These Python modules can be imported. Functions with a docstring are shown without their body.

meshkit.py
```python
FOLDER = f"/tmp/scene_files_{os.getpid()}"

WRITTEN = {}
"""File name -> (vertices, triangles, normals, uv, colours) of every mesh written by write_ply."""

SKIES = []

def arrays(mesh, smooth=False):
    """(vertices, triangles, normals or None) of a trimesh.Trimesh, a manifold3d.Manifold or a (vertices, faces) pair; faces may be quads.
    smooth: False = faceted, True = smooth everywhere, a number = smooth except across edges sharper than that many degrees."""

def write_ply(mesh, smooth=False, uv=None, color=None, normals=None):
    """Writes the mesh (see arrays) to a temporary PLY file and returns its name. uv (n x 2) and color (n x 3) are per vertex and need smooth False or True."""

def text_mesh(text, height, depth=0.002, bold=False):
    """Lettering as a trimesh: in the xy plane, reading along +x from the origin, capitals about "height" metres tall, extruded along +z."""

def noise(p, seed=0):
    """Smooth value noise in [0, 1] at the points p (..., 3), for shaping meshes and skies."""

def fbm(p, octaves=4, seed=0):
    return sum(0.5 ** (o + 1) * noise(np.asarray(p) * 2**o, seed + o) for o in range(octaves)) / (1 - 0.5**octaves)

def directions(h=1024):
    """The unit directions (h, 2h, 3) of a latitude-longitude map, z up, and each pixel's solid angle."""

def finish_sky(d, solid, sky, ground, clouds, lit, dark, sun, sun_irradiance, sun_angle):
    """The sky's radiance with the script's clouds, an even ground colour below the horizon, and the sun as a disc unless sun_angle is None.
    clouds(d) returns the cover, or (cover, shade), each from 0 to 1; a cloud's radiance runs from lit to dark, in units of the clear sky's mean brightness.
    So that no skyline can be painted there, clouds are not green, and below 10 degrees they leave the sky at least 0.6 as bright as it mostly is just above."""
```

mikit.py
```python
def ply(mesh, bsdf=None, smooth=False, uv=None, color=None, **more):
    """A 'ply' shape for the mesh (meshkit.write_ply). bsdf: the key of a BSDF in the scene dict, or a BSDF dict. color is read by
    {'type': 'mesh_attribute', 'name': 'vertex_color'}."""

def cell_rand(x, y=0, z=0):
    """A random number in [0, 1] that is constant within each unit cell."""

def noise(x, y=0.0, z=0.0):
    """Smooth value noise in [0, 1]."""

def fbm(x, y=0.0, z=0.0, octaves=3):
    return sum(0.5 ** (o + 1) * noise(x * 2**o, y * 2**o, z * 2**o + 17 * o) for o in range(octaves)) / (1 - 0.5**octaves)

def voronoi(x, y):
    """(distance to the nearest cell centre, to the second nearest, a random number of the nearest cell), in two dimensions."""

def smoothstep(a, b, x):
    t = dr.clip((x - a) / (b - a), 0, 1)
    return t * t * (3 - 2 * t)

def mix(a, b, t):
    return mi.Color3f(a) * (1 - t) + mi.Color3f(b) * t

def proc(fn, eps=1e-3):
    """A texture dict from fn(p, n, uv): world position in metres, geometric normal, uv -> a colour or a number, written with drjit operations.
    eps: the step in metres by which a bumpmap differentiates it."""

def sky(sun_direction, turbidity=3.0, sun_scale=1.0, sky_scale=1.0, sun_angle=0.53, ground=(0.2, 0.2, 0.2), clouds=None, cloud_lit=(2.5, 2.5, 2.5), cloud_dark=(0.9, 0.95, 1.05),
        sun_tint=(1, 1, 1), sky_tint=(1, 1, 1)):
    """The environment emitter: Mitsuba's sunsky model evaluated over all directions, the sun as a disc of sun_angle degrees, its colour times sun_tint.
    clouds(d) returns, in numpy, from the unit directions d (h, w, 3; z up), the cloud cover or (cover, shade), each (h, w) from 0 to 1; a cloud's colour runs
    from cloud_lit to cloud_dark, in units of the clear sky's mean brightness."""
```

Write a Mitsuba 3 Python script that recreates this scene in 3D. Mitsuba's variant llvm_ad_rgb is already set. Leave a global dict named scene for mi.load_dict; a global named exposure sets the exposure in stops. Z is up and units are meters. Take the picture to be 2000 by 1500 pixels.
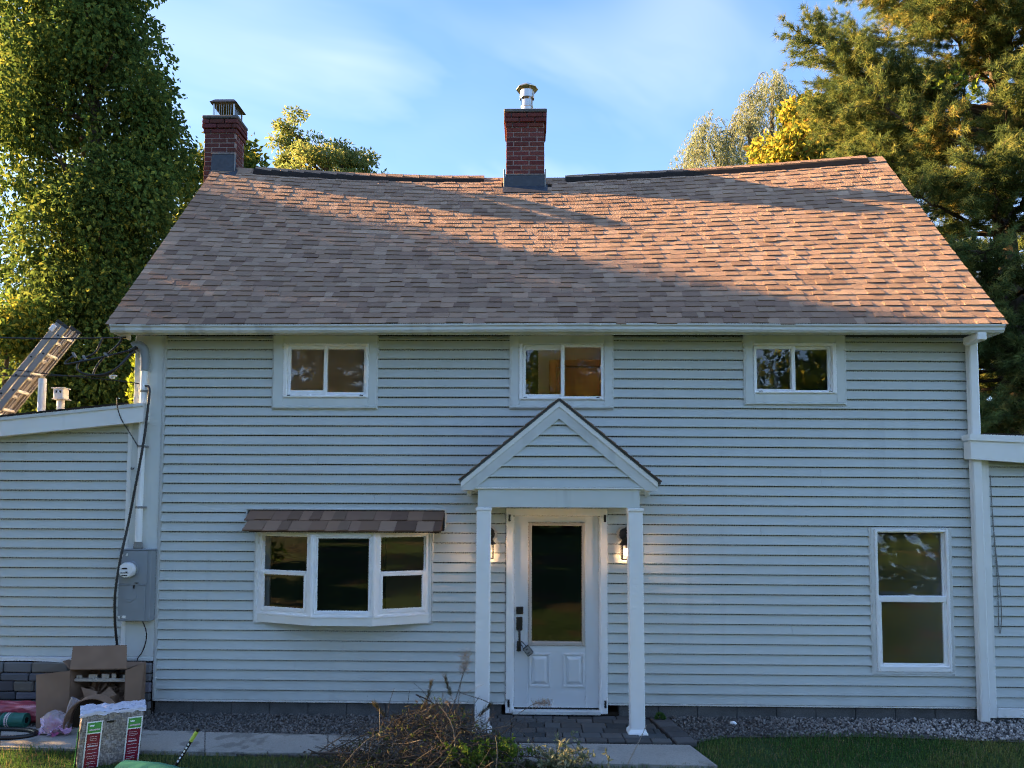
import math
import numpy as np, trimesh, mitsuba as mi, drjit as dr, mikit, meshkit
from mikit import noise, fbm, mix, smoothstep, cell_rand, proc
from scipy.spatial import ConvexHull

# ------------------------------------------------------------------ camera, sky, exposure
scene, labels = {}, {}
YAW, PITCH, ROLL = np.radians([1.2, 3.6, 0.26])
EYE = np.array([0.0, -8.0, 2.15])
FWD = np.array([-math.sin(YAW) * math.cos(PITCH), math.cos(YAW) * math.cos(PITCH), math.sin(PITCH)])
_r = np.cross(FWD, [0, 0, 1]); _r /= np.linalg.norm(_r)
_u = np.cross(_r, FWD)
UP = _u * math.cos(ROLL) - _r * math.sin(ROLL)
scene['camera'] = dict(type='perspective', fov=2 * math.degrees(math.atan(1000 / 1500)), fov_axis='x', near_clip=0.05, far_clip=3000.0,
                       principal_point_offset_y=-146 / 1500,
                       to_world=mi.ScalarTransform4f().look_at(origin=EYE.tolist(), target=(EYE + FWD).tolist(), up=UP.tolist()))
SUN = np.array([-1.0, 0.18, 0.40])


def clouds(d):
    x, y, z = d[..., 0], d[..., 1], np.maximum(d[..., 2], 0.03)
    u, v = -0.02 - x / (z + 0.25), 0.42 + y / (z + 0.25)
    wq = meshkit.fbm(np.stack([u * 1.5, v * 1.5, 0 * u], -1), 3, 5)
    a = u * 0.80 - v * 0.60 + 0.35 * wq
    b = u * 0.60 + v * 0.80 + 0.30 * wq
    n = meshkit.fbm(np.stack([a * 2.6, b * 9.0, 0 * a + 3.1], -1), 6, 2)
    big = meshkit.fbm(np.stack([u * 2.2, v * 2.2, 0 * a + 9.3], -1), 3, 17)
    haze = meshkit.fbm(np.stack([a * 3.1, b * 5.0, 0 * a + 5.5], -1), 5, 31)
    veil = np.clip((haze - 0.45) * 3.0, 0, 1) * 0.06
    low = np.exp(-((z - 0.03) / 0.30) ** 2) * 0.14
    wisp = np.clip((n - 0.46) * 3.2, 0, 1) * np.clip((big - 0.36) * 4.0, 0, 1) * 0.30
    return np.clip(veil + low + wisp, 0, 0.8), 0.10 + 0 * n


scene['sky'] = mikit.sky(SUN, turbidity=3.0, sun_scale=1.9, sky_scale=1.0, ground=(0.08, 0.10, 0.05), clouds=clouds,
                         cloud_lit=(1.9, 1.95, 2.05), cloud_dark=(1.0, 1.1, 1.3), sun_tint=(1.0, 0.84, 0.62), sky_tint=(0.72, 0.82, 1.05))
exposure = 3.85

# ------------------------------------------------------------------ small mesh kit
R0 = np.random.default_rng


def frame_from(axis):
    a = np.asarray(axis, float); a = a / np.linalg.norm(a)
    b = np.cross(a, [0, 0, 1.0] if abs(a[2]) < 0.9 else [1.0, 0, 0]); b /= np.linalg.norm(b)
    return a, b, np.cross(a, b)


def _cbox_faces():
    p = cbox_pts(np.array([1.0, 1.2, 1.4]), 0.2)
    h = ConvexHull(p)
    f = h.simplices.copy()
    for i, t in enumerate(f):
        n = np.cross(p[t[1]] - p[t[0]], p[t[2]] - p[t[0]])
        if n @ p[t].mean(0) < 0: f[i] = t[::-1]
    return f


def cbox_pts(half, c):
    out = []
    for s in np.array(np.meshgrid([-1, 1], [-1, 1], [-1, 1], indexing='ij')).reshape(3, -1).T:
        for k in range(3):
            q = half - c; q[k] = half[k]
            out.append(s * q)
    return np.array(out)


CF = None
BOXF = np.array([[0, 1, 3], [0, 3, 2], [4, 6, 7], [4, 7, 5], [0, 4, 5], [0, 5, 1], [2, 3, 7], [2, 7, 6], [0, 2, 6], [0, 6, 4], [1, 5, 7], [1, 7, 3]])


class B:
    """collects pieces of one mesh"""

    def __init__(self): self.v, self.f, self.c, self.n = [], [], [], 0

    def add(self, v, f, c=None):
        v = np.asarray(v, float).reshape(-1, 3); f = np.asarray(f, int)
        if f.shape[1] == 4: f = np.vstack([f[:, [0, 1, 2]], f[:, [0, 2, 3]]])
        self.v.append(v); self.f.append(f + self.n); self.n += len(v)
        if c is not None: self.c.append(np.broadcast_to(np.asarray(c, float), (len(v), 3)))
        return self

    def box(self, x0, x1, y0, y1, z0, z1, ch=0.0, c=None):
        ce = np.array([x0 + x1, y0 + y1, z0 + z1]) / 2; h = np.abs(np.array([x1 - x0, y1 - y0, z1 - z0])) / 2
        return self.obox(ce, h, np.eye(3), ch, c)

    def obox(self, ce, h, M, ch=0.0, c=None):
        """box with half sizes h whose axes are the rows of M"""
        global CF
        h = np.asarray(h, float)
        if ch > 0:
            if CF is None: CF = _cbox_faces()
            p, f = cbox_pts(h, min(ch, 0.45 * h.min())), CF
        else:
            p = np.array([[x, y, z] for x in (-1, 1) for y in (-1, 1) for z in (-1, 1)]) * h; f = BOXF
        if np.linalg.det(np.asarray(M, float)) < 0: f = f[:, ::-1]
        return self.add(np.asarray(ce) + p @ np.asarray(M, float), f, c)

    def prism(self, poly, a, b, axis=1, c=None):
        """convex polygon (two coordinates that are not axis) extruded from a to b along axis"""
        poly = np.asarray(poly, float); n = len(poly)
        o = [k for k in range(3) if k != axis]
        v = np.zeros((2 * n, 3)); v[:n, o] = poly; v[n:, o] = poly; v[:n, axis] = a; v[n:, axis] = b
        f = [[0, i, i + 1] for i in range(1, n - 1)] + [[n, n + i + 1, n + i] for i in range(1, n - 1)]
        for i in range(n):
            j = (i + 1) % n; f += [[i, i + n, j + n], [i, j + n, j]]
        f = np.array(f)
        m = trimesh.Trimesh(v, f, process=False)
        if m.volume < 0: f = f[:, ::-1]
        return self.add(v, f, c)

    def tube(self, pts, rad, sides=8, c=None, caps=True):
        p = np.asarray(pts, float); n = len(p)
        t = np.gradient(p, axis=0); t /= np.linalg.norm(t, axis=1, keepdims=True) + 1e-12
        a = np.cross(t[0], [0, 0, 1.0] if abs(t[0][2]) < 0.9 else [1.0, 0, 0]); a /= np.linalg.norm(a)
        A = []
        for k in range(n):
            a = a - t[k] * (a @ t[k]); a /= np.linalg.norm(a) + 1e-12; A.append(a)
        A = np.array(A); Bv = np.cross(t, A)
        ang = np.arange(sides) * 2 * np.pi / sides
        r = np.broadcast_to(np.asarray(rad, float), (n,))[:, None, None]
        v = (p[:, None] + r * (np.cos(ang)[None, :, None] * A[:, None] + np.sin(ang)[None, :, None] * Bv[:, None])).reshape(-1, 3)
        i, j = np.meshgrid(np.arange(n - 1), np.arange(sides), indexing='ij')
        q = np.stack([i * sides + j, i * sides + (j + 1) % sides, (i + 1) * sides + (j + 1) % sides, (i + 1) * sides + j], -1).reshape(-1, 4)
        f = np.vstack([q[:, [0, 1, 2]], q[:, [0, 2, 3]]])
        if caps:
            v = np.vstack([v, p[:1], p[-1:]]); k = np.arange(sides)
            f = np.vstack([f, np.stack([k * 0 + n * sides, (k + 1) % sides, k], 1), np.stack([k * 0 + n * sides + 1, (n - 1) * sides + k, (n - 1) * sides + (k + 1) % sides], 1)])
        return self.add(v, f, c)

    def cyl(self, p0, p1, r, sides=20, c=None): return self.tube([p0, (np.array(p0) + p1) / 2, p1], r, sides, c)

    def lathe(self, prof, centre, axis=2, sides=24, c=None):
        """profile of (radius, height) turned round an axis through centre"""
        prof = np.asarray(prof, float); n = len(prof)
        ang = np.arange(sides) * 2 * np.pi / sides
        o = [(1, 2), (2, 0), (0, 1)][axis]
        v = np.zeros((n, sides, 3)); v[..., o[0]] = prof[:, :1] * np.cos(ang); v[..., o[1]] = prof[:, :1] * np.sin(ang); v[..., axis] = prof[:, 1:]
        i, j = np.meshgrid(np.arange(n - 1), np.arange(sides), indexing='ij')
        q = np.stack([i * sides + j, i * sides + (j + 1) % sides, (i + 1) * sides + (j + 1) % sides, (i + 1) * sides + j], -1).reshape(-1, 4)
        return self.add(v.reshape(-1, 3) + np.asarray(centre), q, c)

    def ring(self, o, i, y0, y1, ch=0.003, c=None):
        """a rectangular frame in the wall's plane: outer and inner rectangle (x0, x1, z0, z1)"""
        if i[0] > o[0] + 1e-4: self.box(o[0], i[0], y0, y1, o[2], o[3], ch, c)
        if o[1] > i[1] + 1e-4: self.box(i[1], o[1], y0, y1, o[2], o[3], ch, c)
        if o[3] > i[3] + 1e-4: self.box(i[0], i[1], y0 + .0015, y1, i[3], o[3], ch, c)
        if i[2] > o[2] + 1e-4: self.box(i[0], i[1], y0 + .0015, y1, o[2], i[2], ch, c)
        return self

    def quad(self, p, c=None): return self.add(p, [[0, 1, 2, 3]], c)


def numbered(key):
    if key not in TAKEN:
        TAKEN[key] = 0; return key
    TAKEN[key] += 1
    return f'{key}_{TAKEN[key]:03d}'


TAKEN = {}


def put(key, b, m, smooth=False, num=True, **kw):
    key = numbered(key) if num and not (key in labels and '__' not in key and key not in scene) else key
    v, f = (np.vstack(b.v), np.vstack(b.f)) if isinstance(b, B) else b
    col = np.vstack(b.c) if isinstance(b, B) and b.c else None
    scene[key] = mikit.ply((v, f), m, smooth, color=col, **kw)
    return key


def tag(key, label, cat=None, group=None, kind=None):
    d = {'label': label}
    if cat: d['category'] = cat
    if group: d['group'] = group
    if kind: d['kind'] = kind
    labels[key] = d


def bezier(pts, n=24):
    """Catmull-Rom curve through the points"""
    p = np.asarray(pts, float); p = np.vstack([2 * p[0] - p[1], p, 2 * p[-1] - p[-2]])
    out = []
    k = len(p) - 3
    for i in range(k):
        t = np.linspace(0, 1, max(2, n // k) + 1)[: None if i == k - 1 else -1, None]
        a, b, c, d = p[i:i + 4]
        out.append(0.5 * (2 * b + (c - a) * t + (2 * a - 5 * b + 4 * c - d) * t ** 2 + (3 * b - a - 3 * c + d) * t ** 3))
    return np.vstack(out)


# ------------------------------------------------------------------ materials
def M(name, d): scene[name] = {'type': 'twosided', 'bsdf': d} if d['type'] in ('principled', 'bumpmap') else d


def two(d): return {'type': 'twosided', 'bsdf': d}


def pr(col, rough=0.5, spec=0.5, **k): return {'type': 'principled', 'base_color': col, 'roughness': rough, 'specular': spec, **k}


def rgb(*c): return {'type': 'rgb', 'value': list(c)}


VCOL = {'type': 'mesh_attribute', 'name': 'vertex_color'}


def f_siding(p, n, uv):
    g = fbm(p.x * 1.3, p.z * 2.2, p.y, 3)
    run = fbm(p.x * 9, p.z * 0.7, 3.0, 3)
    grain = noise(p.x * 14, p.z * 420, 0)
    k = 0.93 + 0.10 * g + 0.03 * grain - 0.10 * smoothstep(0.62, 0.85, run) * g
    low = 1 - 0.16 * smoothstep(0.55, 0.12, p.z) * fbm(p.x * 5, p.z * 8, 1, 2)
    return mi.Color3f(0.530, 0.555, 0.530) * k * low


def f_trim(p, n, uv):
    k = 0.94 + 0.06 * fbm(p.x * 3, p.y * 3, p.z * 3, 2) - 0.12 * smoothstep(0.66, 0.85, fbm(p.x * 11, p.z * 1.3, p.y * 4, 3))
    return mi.Color3f(0.83, 0.82, 0.79) * k


def f_fascia(p, n, uv):
    st = smoothstep(0.56, 0.72, fbm(p.x * 7, 1.0, 2.0, 3)) * smoothstep(0.35, 0.75, fbm(p.x * 0.6, 4.0, 0, 2))
    return mi.Color3f(0.63, 0.64, 0.62) * (0.96 + 0.06 * noise(p.x * 2, p.z * 6) - 0.25 * st)


def f_casing(p, n, uv):
    k = 0.94 + 0.06 * fbm(p.x * 3, p.y * 3, p.z * 3, 2) - 0.12 * smoothstep(0.62, 0.85, fbm(p.x * 11, p.z * 1.3, p.y * 4, 3))
    return mi.Color3f(0.64, 0.665, 0.64) * k


def f_roofbump(p, n, uv): return 0.0035 * noise(p.x * 260, p.y * 260, p.z * 260) + 0.003 * noise(p.x * 95, p.y * 95, p.z * 95)


def f_concrete(p, n, uv):
    g = fbm(p.x * 3, p.y * 3, 0, 4); s = noise(p.x * 120, p.y * 120)
    return mix((0.27, 0.25, 0.225), (0.37, 0.345, 0.31), g) * (0.85 + 0.25 * s) * (1 - 0.35 * smoothstep(0.6, 0.75, fbm(p.x * 6, p.y * 6, 5, 3)))


def f_block(p, n, uv): return mix((0.075, 0.075, 0.075), (0.16, 0.155, 0.15), fbm(p.x * 6, p.z * 9, p.y, 4)) * (0.8 + 0.4 * noise(p.x * 150, p.z * 150))


def f_lawn(p, n, uv):
    g = fbm(p.x * 2.2, p.y * 2.2, 0, 4)
    far = mix((0.016, 0.042, 0.014), (0.040, 0.065, 0.024), g)
    return mix(far, (0.045, 0.045, 0.025), smoothstep(0.58, 0.68, fbm(p.x * 1.1, p.y * 1.4, 7, 3)))


def f_soil(p, n, uv): return mix((0.06, 0.053, 0.05), (0.12, 0.11, 0.105), fbm(p.x * 8, p.y * 8, 0, 4)) * (0.6 + 0.8 * noise(p.x * 90, p.y * 90))


def f_brown(p, n, uv):
    corr = 0.5 + 0.5 * dr.sin(p.x * 900)
    return mix((0.22, 0.135, 0.090), (0.30, 0.19, 0.13), fbm(p.x * 7, p.y * 7, p.z * 7, 3)) * (0.96 + 0.04 * corr)


def f_bark(p, n, uv): return mix((0.035, 0.026, 0.02), (0.12, 0.095, 0.075), fbm(p.x * 22, p.y * 22, p.z * 5, 4))


def f_bale(p, n, uv):
    a = noise(p.x * 160, p.z * 60, p.y * 160); b = noise(p.x * 60, p.z * 190, p.y * 60)
    g = fbm(p.x * 30, p.z * 30, p.y * 30, 3)
    c = mix((0.075, 0.055, 0.042), (0.33, 0.27, 0.22), smoothstep(0.32, 0.78, a * 0.5 + b * 0.5))
    return mix(c, (0.62, 0.60, 0.66), 0.12 + 0.25 * smoothstep(0.55, 0.8, g))


def f_meter(p, n, uv): return mi.Color3f(0.25, 0.275, 0.30) * (0.92 + 0.14 * fbm(p.x * 9, p.z * 6, p.y, 3))


def f_brick(p, n, uv): return 0.75 + 0.5 * fbm(p.x * 40, p.z * 40, p.y * 40, 3)


def f_metal(p, n, uv): return mi.Color3f(0.62, 0.61, 0.58) * (0.8 + 0.3 * fbm(p.x * 20, p.z * 8, p.y * 20, 3))


def f_lead(p, n, uv): return mix((0.022, 0.028, 0.040), (0.055, 0.062, 0.078), fbm(p.x * 18, p.z * 18, p.y * 18, 3))


M('m_siding', pr(proc(f_siding), 0.42, 0.4))
M('m_trim', pr(proc(f_trim), 0.35, 0.45))
M('m_casing', pr(proc(f_casing), 0.35, 0.45))
M('m_fascia', pr(proc(f_fascia), 0.4, 0.4))
M('m_white', pr(rgb(0.86, 0.855, 0.85), 0.3, 0.5))
M('m_door', pr(rgb(0.66, 0.68, 0.70), 0.35, 0.5))
M('m_shade', pr(rgb(0.09, 0.10, 0.105), 0.6, 0.3))
M('m_black', pr(rgb(0.012, 0.012, 0.013), 0.35, 0.5))
M('m_cable', pr(rgb(0.02, 0.02, 0.022), 0.4, 0.5))
M('m_wiregrey', pr(rgb(0.22, 0.22, 0.21), 0.5, 0.4))
M('m_shingle', {'type': 'bumpmap', 'arbitrary': proc(f_roofbump, eps=2e-3), 'scale': 1.0, 'bsdf': pr(VCOL, 0.9, 0.15)})
M('m_dark', pr(rgb(0.032, 0.026, 0.023), 0.9, 0.1))
M('m_vcol', two(pr(VCOL, 0.75, 0.25)))
M('m_stone', two(pr(VCOL, 0.85, 0.2)))
M('m_mortar', pr(rgb(0.25, 0.19, 0.17), 0.9, 0.1))
M('m_concrete', pr(proc(f_concrete), 0.85, 0.2))
M('m_block', pr(proc(f_block), 0.9, 0.15))
M('m_lawn', pr(proc(f_lawn), 0.95, 0.1))
M('m_soil', pr(proc(f_soil), 0.95, 0.1))
M('m_card', two(pr(proc(f_brown), 0.8, 0.2)))
M('m_bark', pr(proc(f_bark), 0.9, 0.1))
M('m_bale', {'type': 'bumpmap', 'arbitrary': proc(lambda p, n, uv: 0.008 * fbm(p.x * 55, p.z * 55, p.y * 55, 3), eps=2e-3), 'scale': 1.0, 'bsdf': pr(proc(f_bale), 0.32, 0.5, clearcoat=0.6, clearcoat_gloss=0.8)})
M('m_film', two(pr(rgb(0.60, 0.58, 0.66), 0.28, 0.6, clearcoat=0.8, clearcoat_gloss=0.8)))
M('m_meter', pr(proc(f_meter), 0.45, 0.5))
M('m_metal', {'type': 'principled', 'base_color': proc(f_metal), 'metallic': 0.9, 'roughness': 0.28})
M('m_alu', {'type': 'principled', 'base_color': rgb(0.60, 0.56, 0.50), 'metallic': 0.55, 'roughness': 0.42})
M('m_aluweb', {'type': 'principled', 'base_color': rgb(0.30, 0.285, 0.27), 'metallic': 0.3, 'roughness': 0.5})
M('m_alushade', pr(rgb(0.12, 0.10, 0.085), 0.5, 0.5))
M('m_lead', pr(proc(f_lead), 0.5, 0.5))
M('m_glass', {'type': 'thindielectric', 'int_ior': 1.52})
M('m_clear', {'type': 'thindielectric', 'int_ior': 1.4})
M('m_leaf', {'type': 'principledthin', 'base_color': VCOL, 'roughness': 0.55, 'diff_trans': 1.0, 'eta': 1.35})
M('m_blade', {'type': 'principledthin', 'base_color': VCOL, 'roughness': 0.6, 'diff_trans': 0.6, 'eta': 1.3})
M('m_room', two(pr(rgb(0.47, 0.51, 0.53), 0.8, 0.2)))
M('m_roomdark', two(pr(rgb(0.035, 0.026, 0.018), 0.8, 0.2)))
M('m_roommid', pr(rgb(0.20, 0.125, 0.06), 0.8, 0.2))
M('m_wood', two(pr(rgb(0.50, 0.33, 0.17), 0.6, 0.3)))
M('m_beige', pr(rgb(0.46, 0.41, 0.36), 0.45, 0.4))
M('m_green', two(pr(rgb(0.02, 0.13, 0.105), 0.45, 0.5)))
M('m_wrap', {'type': 'blendbsdf', 'weight': 0.30, 'a': {'type': 'thindielectric', 'int_ior': 1.45}, 'b': two(pr(rgb(0.78, 0.70, 0.76), 0.25, 0.6))})

# ------------------------------------------------------------------ ground
def ground_z(x, y):
    return np.interp(-y, [-400, 1.8, 4.0, 8.0, 16.0, 60.0], [-0.02, -0.02, 0.12, 0.55, 1.1, 1.6])


b = B()
gx = np.concatenate([[-400, -120, -50, -25], np.linspace(-14, 14, 57), [25, 50, 120, 400]])
gy = np.concatenate([[-400, -120, -60, -35, -20], np.linspace(-14, 8, 67), [16, 40, 120, 400]])
X, Y = np.meshgrid(gx, gy, indexing='ij')
i, j = np.meshgrid(np.arange(len(gx) - 1), np.arange(len(gy) - 1), indexing='ij')
w = len(gy)
b.add(np.stack([X, Y, ground_z(X, Y)], -1), np.stack([i * w + j, (i + 1) * w + j, (i + 1) * w + j + 1, i * w + j + 1], -1).reshape(-1, 4))
put('lawn', b, 'm_lawn', True); tag('lawn', 'patchy green lawn in front of the pale blue house', kind='structure')

# gravel strip bed and its stones
def strip(poly, z):
    poly = np.asarray(poly, float); n = len(poly)
    return np.column_stack([poly, np.full(n, z)])


b = B()
b.add(strip([(-8, -0.02), (-8, -0.75), (-3, -0.75), (-0.6, -0.9), (-0.6, 0.04), (-3, 0.04)], -0.010), [[0, 1, 2], [0, 2, 5], [5, 2, 3], [5, 3, 4]])
b.add(strip([(1.3, 0.04), (1.3, -0.86), (1.9, -0.56), (3.3, -0.50), (4.6, -0.62), (7.5, -0.7), (7.5, 0.04)], -0.010), [[0, 1, 2], [0, 2, 3], [0, 3, 6], [6, 3, 4], [6, 4, 5]])
put('gravel_bed', b, 'm_soil'); tag('gravel_bed', 'strip of dark crushed stone soil along the foot of the house wall', kind='structure')
rng = R0(11)
ico = trimesh.creation.icosahedron()
b = B(); pts = []
while len(pts) < 9500:
    x, y = rng.uniform(-5.6, 5.6), rng.uniform(-0.78, 0.03)
    left = x < -0.62 and y > np.interp(x, [-6, -3, -1.87, -0.6], [-0.53, -0.66, -0.70, -0.86])
    right = x > 1.46 and y > np.interp(x, [1.46, 1.9, 2.6, 3.35, 4.2, 4.7, 5.6], [-0.84, -0.53, -0.53, -0.42, -0.58, -0.60, -0.64]) + rng.normal(0, 0.03)
    if left or right: pts.append((x, y))
for x, y in pts:
    s = rng.uniform(0.006, 0.0145)
    m = trimesh.transformations.random_rotation_matrix(rng.random(3))[:3, :3]
    v = ico.vertices * rng.uniform(0.6, 1.2, (12, 1)) * s * np.array([1.3, 1, 0.75])
    pale = np.clip((x - 2.2) / 2.0, 0, 1)
    g = rng.uniform(0.07, 0.22) * (1 + 1.5 * pale * rng.uniform(0.6, 1.3))
    t = rng.uniform(-0.012, 0.012)
    b.add(v @ m + [x, y, 0.0 + rng.uniform(-0.004, 0.016) + 0.035 * max(0, (y + 0.5)) * (x > 1.4)], ico.faces, (g * 1.10 + t, g, g * 0.93 - t * .3))
put('gravel', b, 'm_stone'); tag('gravel', 'loose grey crushed gravel between the house and the lawn', kind='stuff')

# concrete path
b = B()
top = [(-8, -0.52), (-5.1, -0.515), (-3.05, -0.64), (-1.87, -0.68), (-0.62, -0.87), (0.4, -0.88), (1.47, -0.885)]
bot = [(-8, -1.13), (-4.66, -1.16), (-2.8, -1.235), (-1.73, -1.22), (-0.6, -1.33), (0.5, -1.42), (1.585, -1.44)]
for k in range(6):
    a0, a1, c1, c0 = np.array(top[k]), np.array(top[k + 1]), np.array(bot[k + 1]), np.array(bot[k])
    d = np.array([0.004, 0])
    poly = np.array([a0 + d, a1 - d, c1 - d, c0 + d])
    put('path__slab', B().prism(poly, -0.05, 0.012 + 0.002 * (k % 2), axis=2), 'm_concrete')
put('path', B().prism(np.array([(-8, -0.54), (-3.05, -0.66), (-0.62, -0.89), (1.46, -0.90), (1.57, -1.42), (-0.6, -1.31), (-2.8, -1.22), (-8, -1.12)]), -0.06, -0.002, axis=2), 'm_soil')
tag('path', 'narrow concrete garden path of slabs before the house', kind='structure')

# paver pad at the door
put('paver_pad', B().box(-0.62, 1.47, -0.875, 0.03, -0.06, 0.012), 'm_dark'); tag('paver_pad', 'small pad of dark grey brown pavers at the door', kind='structure')
rng = R0(5)
rows = [(0.0, -0.13), (-0.13, -0.27), (-0.27, -0.44), (-0.44, -0.60), (-0.60, -0.75), (-0.75, -0.868)]
for r, (ya, yb) in enumerate(rows):
    x = -0.62 - rng.uniform(0, 0.1); xe = 1.20 + 0.06 * r * 0.4
    while x < xe - 0.03:
        wd = rng.choice([0.16, 0.20, 0.24]); x1 = min(x + wd, xe)
        if xe - x1 < 0.05: x1 = xe
        g = rng.uniform(0.055, 0.105); t = rng.uniform(-0.006, 0.014)
        bb = B(); dz = rng.uniform(-0.003, 0.003)
        bb.obox([(max(x, -0.62) + x1) / 2, (ya + yb) / 2, 0.008 + dz], [(x1 - max(x, -0.62)) / 2 - 0.004, (ya - yb) / 2 - 0.004, 0.024],
                trimesh.transformations.rotation_matrix(rng.normal(0, 0.008), [0.3, 0.3, 1])[:3, :3], 0.006, (g + t, g + t * 0.4, g))
        put('paver_pad__paver', bb, 'm_stone')
        x = x1
for r in range(5):   # the border course beside the post
    y0 = -0.02 - 0.17 * r
    g = rng.uniform(0.055, 0.10)
    xa = 1.245 + 0.024 * r
    bb = B().obox([xa + 0.10, y0 - 0.082, 0.008], [0.094, 0.078, 0.024], trimesh.transformations.rotation_matrix(-0.12, [0, 0, 1])[:3, :3], 0.006, (g * 1.1, g * 1.02, g))
    put('paver_pad__paver', bb, 'm_stone')

# grass blades
def grass(n, rng, region, hmin, hmax, cols):
    P = region(n, rng); k = len(P)
    h = rng.uniform(hmin, hmax, k) * (0.6 + 0.8 * meshkit.noise(np.column_stack([P * 2.3, np.zeros(k)]), 3))
    az = rng.uniform(0, 2 * np.pi, k); lean = rng.uniform(0.1, 0.9, k)
    d = np.stack([np.cos(az), np.sin(az)], -1)
    s = np.stack([-np.sin(az), np.cos(az)], -1) * rng.uniform(0.0014, 0.0026, k)[:, None]
    z0 = ground_z(P[:, 0], P[:, 1]) - 0.005
    base = np.column_stack([P, z0])
    mid = np.column_stack([P + d * (lean * h * 0.3)[:, None], z0 + h * 0.62])
    tip = np.column_stack([P + d * (lean * h * 0.85)[:, None], z0 + h * (1 - 0.35 * lean)])
    S = np.column_stack([s, np.zeros(k)])
    v = np.stack([base - S, base + S, mid - S * 0.8, mid + S * 0.8, tip], 1).reshape(-1, 3)
    o = np.arange(k)[:, None] * 5
    f = np.vstack([o + [0, 1, 3], o + [0, 3, 2], o + [2, 3, 4]])
    t = meshkit.fbm(np.column_stack([P * 1.6, np.zeros(k)]), 3, 9)
    c = np.array(cols)
    w = np.clip((t - 0.42) * 4 + rng.normal(0, 0.35, k), 0, 1)[:, None]
    col = (c[0] * (1 - w) + c[1] * w) * rng.uniform(0.65, 1.35, (k, 1))
    dead = rng.random(k) < 0.10
    col[dead] = c[2] * rng.uniform(0.6, 1.2, (dead.sum(), 1))
    return v, f, np.repeat(col, 5, 0)


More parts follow.
